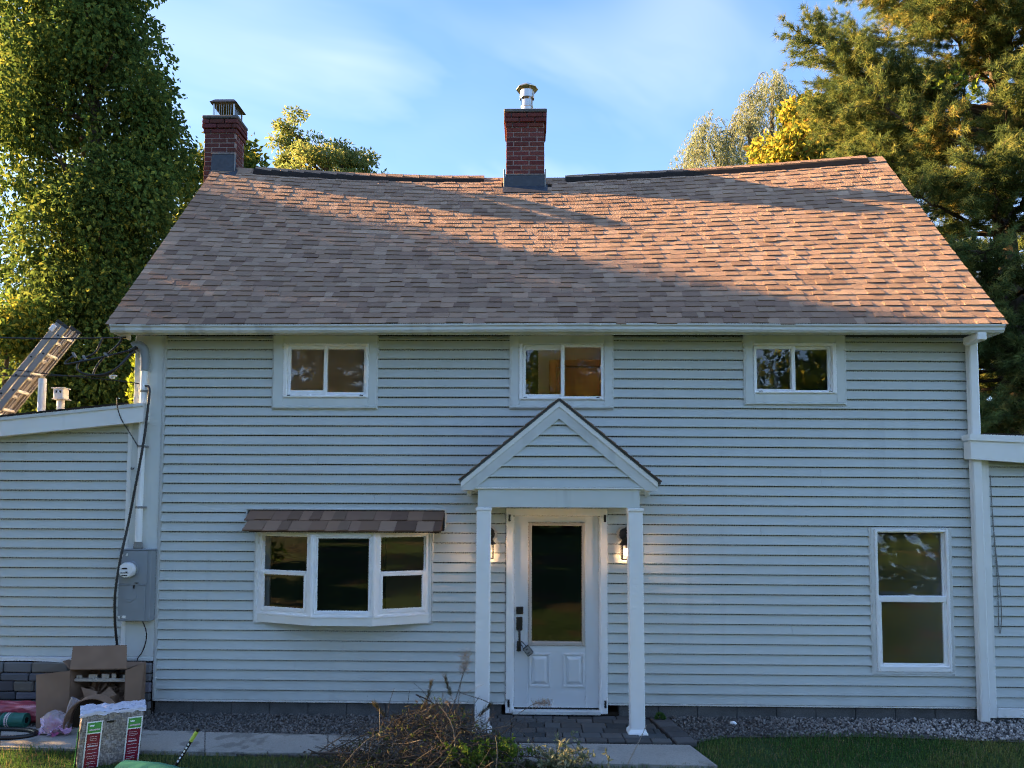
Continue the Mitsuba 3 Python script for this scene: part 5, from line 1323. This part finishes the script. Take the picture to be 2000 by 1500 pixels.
# hanging tendrils on its side
for q in range(110):
    z = rng.uniform(5.0, 12.4); a = rng.uniform(-1.6, 0.9) if q % 2 else rng.uniform(1.6, 4.2); cc = VC(z); r = VR(z)
    p0 = np.array([cc[0] + r * math.cos(a), cc[1] - abs(r * math.sin(a)), z]); out = rng.uniform(0.15, 0.55); drop = rng.uniform(0.4, 1.1)
    t = np.linspace(0, 1, rng.integers(9, 20))[:, None]
    pp = p0 + np.array([math.cos(a), -abs(math.sin(a)) * .4, 0]) * out * np.sqrt(t) + np.array([0, 0, -drop]) * t ** 1.6
    kk = len(pp)
    b.add(*leaf_mesh(pp, rng.normal(0, .6, (kk, 3)) + [0.2, -.2, -0.8], rng.uniform(.06, .12, kk), rng.uniform(.04, .065, kk), rng, palette(kk, rng, GREEN, [.4, .4, .2, 0])))
put(k + '__foliage', b, 'm_leaf')
b = B(); limb(b, [[-8.5, 6.7, -.1], [-8.4, 6.7, 4], [-8.5, 6.7, 8], [-8.95, 6.7, 12.4]], 0.32, 0.06, rng, 0.03, 24, 12)
for q in range(26):
    z = rng.uniform(3, 12); cc = VC(z); a = rng.uniform(0, 6.28); e = np.array([cc[0] + math.cos(a) * VR(z) * .8, cc[1] + math.sin(a) * VR(z) * .8, z + .5])
    limb(b, [[cc[0], cc[1], z], [(cc[0] + e[0]) / 2, (cc[1] + e[1]) / 2, z + .15], e], 0.05, 0.012, rng, 0.03, 8, 6)
put(k + '__trunk', b, 'm_bark')

# a yellow green vine mound at its foot and dark trees filling the left edge
def many(seed, n, c, r, a, d, **kw): return clumps_in(R0(seed), n, c, r, a, d, **kw)


tree('dark_shrub', 'dark leafy shrub behind the ladder', (-9.0, 7.0, 0), many(1, 46, (-9.6, 7.2, 3.0), (3.2, 1.0, 2.3), .5, .9), 30000, 0.12, GREEN, [.62, .3, .07, .01], 0.12, 201, droop=.4, shell=.3)
tree('vine_mound', 'sunlit yellow green vine mound spilling at the frame edge', (-9.6, 5.6, 0), many(2, 12, (-9.35, 5.3, 5.25), (0.95, .5, .35), .25, .45), 4500, 0.11, GREEN, [.15, .25, .3, .3], 0.07, 202, droop=.5, shell=.2, limbs=6)
tree('dark_pine', 'dark distant evergreen at the far frame edge', (-17.5, 14, 0), many(3, 40, (-17.3, 14, 8.0), (1.9, 1.5, 4.0), .5, .95, flat=.4), 16000, 0.2, [(0.02, 0.04, 0.018), (0.03, 0.055, 0.02)], [.6, .4], 0.22, 203, aspect=.25, shell=.2)
tree('hazy_tree', 'pale tree top leaning in at the upper frame corner', (-13.5, 9, 0), many(4, 26, (-13.0, 9, 12.6), (1.3, 1.2, 1.7), .4, .8), 9000, 0.13, GREEN, [.35, .35, .25, .05], 0.2, 204, shell=.3)
tree('yellow_green_tree', 'yellow green leafy tree just behind the gable chimney', (-7.4, 9.5, 0), many(5, 50, (-7.35, 9.5, 8.3), (1.15, 1.0, 2.7), .35, .65), 15000, 0.15, GREEN, [.12, .34, .34, .20], 0.16, 205, droop=.4, shell=.2)
lc = many(6, 40, (-5.9, 14.5, 11.9), (1.5, 1.2, 1.25), .3, .5, flat=.5) + many(7, 13, (-7.35, 14.5, 13.4), (.40, .4, 1.0), .2, .36, flat=.7) + many(8, 10, (-7.0, 14.4, 11.6), (.9, .6, .5), .25, .4, flat=.5) + many(9, 10, (-4.3, 14.4, 11.3), (.7, .6, .4), .25, .45, flat=.5)
tree('locust_tree', 'feathery pale locust tree above the ridge between the chimneys', (-6.0, 14.5, 0), lc, 19000, 0.13, [(0.16, 0.22, 0.07), (0.26, 0.30, 0.10), (0.40, 0.38, 0.13)], [.35, .4, .25], 0.2, 206, aspect=.42, shell=.0, droop=.25, limbs=34)
mc = many(10, 50, (7.9, 12.3, 10.9), (1.9, 1.3, 1.6), .4, .65) + many(11, 26, (8.0, 12.2, 12.5), (1.0, .6, .7), .3, .5)
tree('maple_tree', 'yellow orange maple behind the right end of the ridge', (8.2, 12.3, 0), mc, 30000, 0.15, [(0.13, 0.17, 0.035), (0.36, 0.33, 0.05), (0.44, 0.33, 0.055), (0.32, 0.17, 0.045)], [.34, .40, .2, .06], 0.2, 207, droop=.3, shell=.2, aspect=.75)
# willow: strands of narrow leaves
k = thing('willow_tree', 'pale weeping willow behind the roof ridge', 'tree'); rng = R0(301)
b, tb = B(), B()
limb(tb, [[9.0, 20, 0], [9.0, 20, 8], [9.0, 20, 14], [9.1, 20, 17.6]], 0.32, 0.04, rng, .05, 16, 8)
tops = [(np.array([9.1, 20, 17.4]), 1.75, 4.4, 190), (np.array([6.75, 20, 15.6]), 1.8, 3.8, 190), (np.array([8.0, 19.6, 16.2]), 1.2, 3.6, 110), (np.array([10.2, 20, 16.2]), 1.2, 3.4, 100)]
for c0, rad, drop, n in tops:
    limb(tb, [[9.0, 20, 10], (np.array([9.0, 20, 10]) + c0) / 2 + [0, 0, .6], c0], 0.12, 0.03, rng, .04, 10, 6)
    for q in range(n):
        a = rng.uniform(0, 6.28); rr = rad * math.sqrt(rng.random()); hh = rng.uniform(0.75, 1.25)
        st = c0 + [rr * .35 * math.cos(a), rr * .35 * math.sin(a) * .7, 1.5 * (1 - (rr / rad) ** 1.5) - rng.random() * 1.3]
        t = np.linspace(0, 1, 26)[:, None]
        pp = st + np.array([math.cos(a), .7 * math.sin(a), 0]) * rr * .85 * (1 - (1 - t) ** 2) + [0, 0, 1] * (0.45 * np.sin(t * 2.2) - drop * hh * t ** 1.7)
        if q % 7 == 0: tb.tube(pp[:18], np.linspace(.014, .005, 18), 4)
        kk = len(pp)
        b.add(*leaf_mesh(np.repeat(pp, 2, 0) + rng.normal(0, .04, (2 * kk, 3)), rng.normal(0, .5, (2 * kk, 3)) + [0, 0, -.9], rng.uniform(.11, .2, 2 * kk), rng.uniform(.024, .04, 2 * kk), rng, palette(2 * kk, rng, [(0.30, 0.33, 0.19), (0.38, 0.39, 0.23), (0.22, 0.26, 0.13)], [.4, .3, .3])))
put(k + '__crown', b, 'm_leaf'); put(k + '__trunk', tb, 'm_bark')

# white pine: whorled branches carrying tufts of needles
M('m_needle', {'type': 'principledthin', 'base_color': VCOL, 'roughness': 0.5, 'diff_trans': 0.55, 'eta': 1.35})


def pine(key, label, base, height, branches, seed, per=26, nlen=0.115, nw=0.0095, cols=None):
    k = thing(key, label, 'tree'); rng = R0(seed); tb = B()
    base = np.array(base, float)
    limb(tb, [base, base + [0.05, 0, height * .33], base + [-.02, 0, height * .66], base + [0, 0, height]], 0.30, 0.06, rng, .03, 20, 12)
    T, G = [], []
    for (z, az, ln, rise, dens) in branches:
        p0 = base + [0, 0, z]; h = np.array([math.cos(az), math.sin(az), 0.0])
        pts = bezier([p0, p0 + h * ln * .35 + [0, 0, rise * .15], p0 + h * ln * .7 + [0, 0, rise * .45], p0 + h * ln + [0, 0, rise]], 14)
        pts += rng.normal(0, 0.035, pts.shape) * np.linspace(0, 1, len(pts))[:, None]
        tb.tube(pts, np.linspace(0.018 + 0.014 * ln, 0.010, len(pts)), 6)
        gold = rng.random() < 0.15
        for q in range(int(dens * ln)):
            u = rng.uniform(0.16, 1.0) ** 0.8; i0 = u * (len(pts) - 1); a = pts[int(i0)] * (1 - i0 % 1) + pts[min(int(i0) + 1, len(pts) - 1)] * (i0 % 1)
            side = rng.choice([-1, 1]); sl = (0.28 + 0.55 * (1 - abs(u - .45) * 1.1)) * rng.uniform(.5, 1.1) * min(1.3, 0.5 + ln * .28)
            d = unit(h * rng.uniform(.35, 1.0) + side * np.array([-h[1], h[0], 0]) * rng.uniform(.2, 1.0) + [0, 0, rng.uniform(-.25, .5)])
            e = a + d * sl + [0, 0, 0.10 * sl]
            if rng.random() < .6: tb.tube([a, (a + e) / 2 + [0, 0, -.02], e], [.009, .006, .004], 4, caps=False)
            m = max(3, int(sl / 0.065))
            for w in np.linspace(0.25, 1.0, m):
                T.append((a + (e - a) * w + rng.normal(0, .025, 3), unit(d + [0, 0, rng.uniform(.0, .5)]))); G.append(gold * (1.2 - w) > rng.random() * 1.0)
    P = np.array([t[0] for t in T]); D = np.array([t[1] for t in T]); G = np.array(G)
    n = len(P)
    Pn = np.repeat(P, per, 0) + rng.normal(0, .012, (n * per, 3)); Dn = unit(np.repeat(D, per, 0) * rng.uniform(.5, 1.1, (n * per, 1)) + rng.normal(0, .55, (n * per, 3)))
    L = nlen * rng.uniform(.7, 1.25, n * per); s = unit(np.cross(Dn, rng.normal(0, 1, Dn.shape))) * nw / 2
    v = np.stack([Pn - s, Pn + s, Pn + Dn * L[:, None] - [0, 0, .012]], 1).reshape(-1, 3)
    c0 = palette(n, rng, [(0.11, 0.16, 0.06), (0.17, 0.215, 0.07), (0.29, 0.30, 0.095)], [.4, .4, .2], .2)
    c0[G] = palette(int(G.sum()), rng, [(0.42, 0.37, 0.11), (0.34, 0.27, 0.09)], [.6, .4], .25)
    put(k + '__crown', B().add(v, np.arange(len(v)).reshape(-1, 3), np.repeat(c0, per * 3, 0)), 'm_needle')
    put(k + '__trunk', tb, 'm_bark')
    return n * per


rng = R0(401); br = []
def fan(z, ln, rise, lo=100, hi=260, n=4, dens=15):
    for q in range(n):
        br.append((z + rng.uniform(-.25, .25), math.radians(rng.uniform(lo, hi)), ln * rng.uniform(.8, 1.05), rise * rng.uniform(.7, 1.2), dens))
# (height, reach, rise) of the branch layers that face the house
br += [(9.15, math.radians(183), 3.4, 1.25, 24), (9.0, math.radians(196), 3.0, 1.0, 22), (8.1, math.radians(178), 3.05, 1.2, 24), (8.0, math.radians(200), 2.9, 1.1, 18), (7.5, math.radians(190), 2.5, 0.8, 16)]
for z, ln, rise, n in ((3.3, 1.7, -.4, 9), (2.6, 1.6, -.4, 9), (4.4, 1.9, -.3, 7), (5.2, 1.9, -.2, 7), (6.0, 2.0, 0, 6), (11.6, 2.6, 1.0, 5), (10.9, 2.8, 1.0, 6), (10.2, 2.9, 0.9, 6), (9.5, 2.8, 0.9, 6), (8.7, 2.7, 0.8, 6), (7.9, 2.6, 0.6, 6), (7.1, 2.3, 0.3, 7), (6.4, 2.3, 0.0, 7), (5.6, 2.0, -0.2, 7), (4.8, 2.0, -0.4, 7), (4.0, 1.9, -0.5, 6)):
    fan(z, ln, rise, 95, 280, n); fan(z, ln * .9, rise, -70, 80, 3, 11)
for z in (7.0, 7.6, 8.2, 8.9, 9.6, 10.4): fan(z, 2.1, .5, 215, 300, 4, 18)
npine = pine('white_pine', 'big sunlit white pine with golden inner needles right of the roof', (8.3, 5.3, 0), 13.5, br, 402)
rng = R0(411); br = []
for z in np.linspace(2.2, 8.0, 11): fan(z, 2.2, 0.1, 0, 360, 7, 13)
pine('dark_evergreen', 'shadowy evergreen low behind the right wing', (10.6, 9.0, 0), 9.0, br, 412, per=18, nlen=.14, nw=.014)
rng = R0(421); br = []
for z in np.linspace(2.5, 7.5, 9): fan(z, 2.0, 0.0, 0, 360, 7, 12)
pine('dark_evergreen', 'shadowy evergreen under the big pine beside the rake edge', (7.3, 9.5, 0), 8.5, br, 422, per=18, nlen=.14, nw=.014)
# vine sprig in the pine
k = thing('vine_sprig', 'bright green vine sprig caught among the pine branches', 'vine')
rng = R0(431); b = B()
pp = bezier([[6.55, 4.0, 8.95], [6.8, 3.95, 9.05], [7.0, 3.9, 8.9], [7.05, 3.9, 8.6]], 70); kk = len(pp)
b.add(*leaf_mesh(pp + rng.normal(0, .06, (kk, 3)), rng.normal(0, 1, (kk, 3)) + [0, 0, -.4], .10, .07, rng, palette(kk, rng, [(0.25, 0.32, 0.05), (0.18, 0.26, 0.05)], [.5, .5])))
put(k, b, 'm_leaf')
# arborvitae at the corner
k = thing('arborvitae', 'bright yellow green arborvitae peeking past the house corner', 'shrub'); rng = R0(441)
cl = [(np.array([-5.35 + rng.uniform(-1, 1) * .30 * w, 2.6 + rng.uniform(-.3, .3), z]), (.13, .13, .2)) for z in np.linspace(1.6, 4.35, 40) for w in (1.1 * (4.5 - z) / 2.0 + .15,)]
put(k + '__crown', B().add(*clump_crown(9000, cl, rng, 0.06, [(0.20, 0.27, 0.03), (0.30, 0.34, 0.04), (0.10, 0.16, 0.02)], [.4, .35, .25], droop=-.9, shell=0, aspect=.4)), 'm_leaf')
put(k + '__trunk', B().tube([[-5.35, 2.6, 0], [-5.35, 2.6, 2], [-5.35, 2.6, 4]], [.06, .05, .01], 8), 'm_bark')

# far trees: round the lot behind the camera and the tall one that shades the roof
rng = R0(501); cl, hb = [], []
trunks, nb = [], []
for q in range(13):
    cx = -42 + 7 * q + rng.uniform(-2, 2); cyy = -50 - 6 * rng.random() + 0.006 * cx * cx; hgt = rng.uniform(6, 9)
    cl += clumps_in(rng, 22, (cx, cyy, 1 + hgt * .52), (3.6, 2.4, hgt * .48), 1.0, 1.8); trunks.append((cx, cyy, hgt * .7))
for cx, cyy, zc, rz in ((-8.6, -24, 6.6, 3.6), (1.7, -25, 6.8, 3.8), (11.4, -24, 7.0, 3.6), (7.2, -27, 6.2, 3.2)):
    nb += clumps_in(rng, 60, (cx, cyy, zc), (2.6, 1.8, rz), .5, .9, shell=.1); trunks.append((cx, cyy, zc))
for q in range(8):
    cx = -16 - rng.uniform(0, 3); cyy = -4 - 2.6 * q
    nb += clumps_in(rng, 40, (cx, cyy, 7.0), (1.5, 1.4, 6.6), .6, 1.1, shell=.2); trunks.append((cx, cyy, 5))
for q in range(60): hb.append((np.array([-30 + q + rng.uniform(-.5, .5), -21 + rng.uniform(-1, 1), 1.2 + rng.uniform(0, 1.6)]), (1.0, .8, .8)))
b = B().add(*clump_crown(86000, nb, rng, 0.30, GREEN, [.5, .35, .12, .03], shell=.2)).add(*clump_crown(26000, cl, rng, 0.5, GREEN, [.5, .35, .12, .03], shell=.2)).add(*clump_crown(22000, hb, rng, 0.30, GREEN, [.5, .35, .12, .03], shell=.2))
for x, y, z in trunks: b.tube([[x, y, 0], [x, y, z / 2], [x, y, z]], [.3, .22, .1], 7, c=(0.16, 0.12, 0.09))
put('treeline', b, 'm_leaf'); tag('treeline', 'wood of tall leafy trees across the lawn, mirrored in the windows', kind='stuff')
k = thing('shade_tree', 'tall tree beyond the wing whose shadow falls across the roof', 'tree')
rng = R0(511)
cl = clumps_in(rng, 64, (-13.0, 1.95, 9.0), (1.2, 1.3, 1.95), .3, .55, shell=.15)
cl += clumps_in(rng, 34, (-12.0, 0.75, 3.5), (0.9, 0.75, 1.35), .3, .55, shell=.2)
put(k + '__crown', B().add(*clump_crown(15500, cl, rng, 0.15, GREEN, [.4, .35, .2, .05], shell=.1)), 'm_leaf')
b = B(); limb(b, [[-13.2, 1.0, -.1], [-13, 1.1, 5], [-13, 1.3, 11]], .28, .06, rng, .03, 12, 10); put(k + '__trunk', b, 'm_bark')

# ------------------------------------------------------------------ brush pile and cut plants
k = thing('brush_pile', 'heap of cut brown branches and dry stems before the porch post', 'brush pile'); rng = R0(601)
def pile_h(x, y): return 0.50 * np.exp(-((x + 0.78) / 0.62) ** 2 - ((y + 1.42) / 0.42) ** 2)
b = B()
for q in range(900):
    x, y = rng.normal(-0.84, 0.40), rng.normal(-1.42, 0.20)
    x = np.clip(x, -1.6, 0.1); h = pile_h(x, y) * rng.uniform(0.0, 1.0)
    az = rng.uniform(0, 6.28); el = rng.normal(0.12, 0.5); ln = rng.uniform(.16, .72)
    d = np.array([math.cos(az) * math.cos(el), .6 * math.sin(az) * math.cos(el), math.sin(el)])
    p0 = np.array([x, y, max(0.0, h)]) - d * ln * .4; p0[2] = max(p0[2], 0.0)
    t = np.linspace(0, 1, 6)[:, None]
    pp = p0 + d * ln * t + unit(rng.normal(0, 1, 3)) * (.10 * ln) * np.sin(t * 3.1) + [0, 0, -.12 * ln] * t ** 2
    pp[:, 2] = np.maximum(pp[:, 2], 0.002)
    r = rng.choice([.0016, .0024, .0038, .006], p=[.42, .34, .18, .06])
    g = rng.uniform(.5, 1.3); c = np.array([[.085, .065, .054], [.13, .105, .085], [.055, .043, .037], [.17, .14, .11]][rng.integers(4)]) * g * .85
    b.tube(pp, np.linspace(r, r * .45, 6), 4, c, caps=False)
put(k + '__twigs', b, 'm_vcol'); labels[k + '__twigs'] = {'label': 'tangle of thin brown twigs', 'kind': 'stuff'}
BRN = [(0.095, 0.076, 0.058), (0.16, 0.13, 0.09), (0.07, 0.066, 0.045), (0.11, 0.14, 0.055), (0.28, 0.27, 0.18)]
kk = 1900; X_ = rng.normal(-0.80, .42, kk); Y_ = rng.normal(-1.42, .2, kk); Z_ = pile_h(X_, Y_) * rng.uniform(.1, 1.08, kk) + .01
put(k + '__dry_leaves', B().add(*leaf_mesh(np.column_stack([X_, Y_, Z_]), rng.normal(0, 1, (kk, 3)), rng.uniform(.02, .06, kk), rng.uniform(.006, .022, kk), rng, palette(kk, rng, BRN + [(0.09, .14, .035)], [.30, .2, .2, .15, .05, .14]))), 'm_leaf')
labels[k + '__dry_leaves'] = {'label': 'withered brown leaves among the twigs', 'kind': 'stuff'}
BR = [([[-1.80, -1.50, .10], [-1.55, -1.46, .085], [-1.25, -1.44, .055], [-0.9, -1.42, .04]], .011), ([[-1.75, -1.45, .05], [-1.5, -1.40, .16], [-1.30, -1.36, .24], [-1.1, -1.3, .20]], .007), ([[-1.35, -1.3, .20], [-1.1, -1.28, .27], [-0.8, -1.25, .38], [-.6, -1.22, .44]], .007),
      ([[-0.55, -1.2, .05], [-.66, -1.1, .30], [-.62, -1.0, .50], [-.56, -.95, .70]], .006), ([[-0.3, -1.2, .06], [-.36, -1.15, .22], [-.31, -1.1, .40], [-.60, -1.05, .50]], .006), ([[-1.0, -1.55, .02], [-.7, -1.62, .16], [-.3, -1.6, .22], [0.0, -1.55, .16]], .008), ([[-1.3, -1.6, .03], [-1.0, -1.66, .12], [-.6, -1.66, .18]], .009), ([[-.9, -1.5, .3], [-.5, -1.45, .30], [-.2, -1.4, .16]], .007), ([[-1.2, -1.3, .3], [-1.19, -1.28, .45], [-1.15, -1.27, .58]], .004)]
for p, r in BR: put(k + '__branch', B().tube(bezier(p, 18), np.linspace(r, r * .5, len(bezier(p, 18))), 7, (0.095, 0.072, 0.058)), 'm_vcol', True)
for (x, y, z, h, dx_) in ((-.88, -1.25, .42, .22, .05), (-.66, -1.22, .50, .17, -.06), (-1.22, -1.3, .34, .11, -.10), (-.42, -1.2, .32, .10, .10)):
    kk = 170; t = rng.random(kk); P = np.column_stack([x + dx_ * t, np.full(kk, y), z + h * t])
    put(k + '__dry_plume', B().add(*leaf_mesh(P, rng.normal(0, .35, (kk, 3)) + [dx_ * 4, 0, 1.0], rng.uniform(.03, .07, kk), .004, rng, palette(kk, rng, [(.13, .12, .075), (.09, .085, .05)], [.5, .5]))), 'm_leaf')
# seed heads on long stems
def seedhead(label, stem, r, head, n, spread, col):
    k = thing('dry_flower', label, 'dry flower'); rng = R0(abs(hash(label)) % 1000 if 0 else len(label) * 7)
    q = bezier(stem, 24); put(k + '__stem', B().tube(q, np.linspace(r, r * .5, len(q)), 6, (0.17, 0.13, 0.10)), 'm_vcol', True)
    P = np.repeat(bezier(head, 20), n // 20, 0); P = P + rng.normal(0, spread * .4, P.shape)
    put(k + '__seed_head', B().add(*leaf_mesh(P, rng.normal(0, 1, P.shape) + [0, 0, .3], rng.uniform(.02, .055, len(P)), .0035, rng, palette(len(P), rng, col, [1] * len(col)))), 'm_leaf')
PK = [(.50, .34, .25), (.40, .28, .20), (.55, .45, .36)]
seedhead('pale pink dry flower head standing by the porch post', [[-.66, -.96, .10], [-.62, -.93, .42], [-.60, -.92, .58], [-.575, -.92, .70]], .0045, [[-.585, -.92, .66], [-.57, -.92, .74], [-.56, -.92, .82]], 420, .055, PK)
seedhead('drooping dry flower stalk across the foot of the door', [[-.34, -.95, .06], [-.16, -.92, .22], [.02, -.9, .345], [.12, -.9, .385]], .0035, [[.06, -.9, .36], [.14, -.9, .375], [.205, -.9, .375]], 300, .03, PK)
k = thing('fallen_twig', 'bare dry stem leaning on the paver edge', 'stem'); q = bezier([[.83, -1.45, .01], [.95, -1.2, .10], [1.07, -.95, .20]], 12); put(k, B().tube(q, np.linspace(.005, .003, len(q)), 6, (.30, .24, .18)), 'm_vcol', True)
# green cut plants
k = thing('leafy_weed', 'bright green leafy weed clump beside the brush heap', 'plant'); rng = R0(621); b, sb = B(), B()
for q in range(34):
    p0 = np.array([rng.normal(-.30, .11), rng.normal(-1.56, .10), 0.0]); e = p0 + [rng.normal(0, .12), rng.normal(0, .08), rng.uniform(.10, .27)]
    c_ = bezier([p0, (p0 + e) / 2 + [0, 0, .04], e], 10); sb.tube(c_, np.linspace(.003, .0015, len(c_)), 4, (.10, .14, .05), caps=False)
    kk = 22; P = c_[rng.integers(3, len(c_), kk)]
    b.add(*leaf_mesh(P, rng.normal(0, .8, (kk, 3)) + [0, -.2, .2], rng.uniform(.03, .06, kk), rng.uniform(.02, .036, kk), rng, palette(kk, rng, [(.15, .24, .04), (.10, .18, .035), (.22, .28, .06)], [.4, .4, .2])))
put(k + '__leaves', b, 'm_leaf'); put(k + '__stems', sb, 'm_vcol')
labels[k + '__leaves'] = {'label': 'small bright green leaves', 'kind': 'stuff'}; labels[k + '__stems'] = {'label': 'thin green stems', 'kind': 'stuff'}
k = thing('variegated_shrub', 'pale cream edged leafy shrub in front of the paver pad', 'shrub'); rng = R0(631); b, sb = B(), B()
for q in range(34):
    p0 = np.array([rng.normal(.28, .14), rng.normal(-1.50, .07), 0.0]); e = p0 + [rng.normal(0.03, .13), rng.normal(0, .07), rng.uniform(.06, .22)]
    c_ = bezier([p0, (p0 + e) / 2 + [0, 0, .03], e], 10); sb.tube(c_, np.linspace(.003, .0015, len(c_)), 4, (.16, .13, .08), caps=False)
    kk = 17; P = c_[rng.integers(2, len(c_), kk)]
    b.add(*leaf_mesh(P, rng.normal(0, .8, (kk, 3)) + [0, -.1, .3], rng.uniform(.035, .062, kk), rng.uniform(.016, .026, kk), rng, palette(kk, rng, [(.42, .42, .28), (.17, .21, .12), (.28, .30, .18)], [.35, .35, .3])))
put(k + '__leaves', b, 'm_leaf'); put(k + '__stems', sb, 'm_vcol')
labels[k + '__leaves'] = {'label': 'small pale cream edged leaves', 'kind': 'stuff'}; labels[k + '__stems'] = {'label': 'thin woody stems', 'kind': 'stuff'}
k = thing('tiny_weed', 'tiny round green weed sprouting beside the porch post on gravel', 'plant'); rng = R0(641); kk = 160
d = unit(rng.normal(0, 1, (kk, 3))); d[:, 2] = abs(d[:, 2])
put(k, B().add(*leaf_mesh(np.array([1.335, -.10, .02]) + d * [.04, .03, .06], d + rng.normal(0, .4, (kk, 3)), .028, .02, rng, palette(kk, rng, [(.07, .16, .04), (.11, .2, .05)], [.5, .5]))), 'm_leaf')
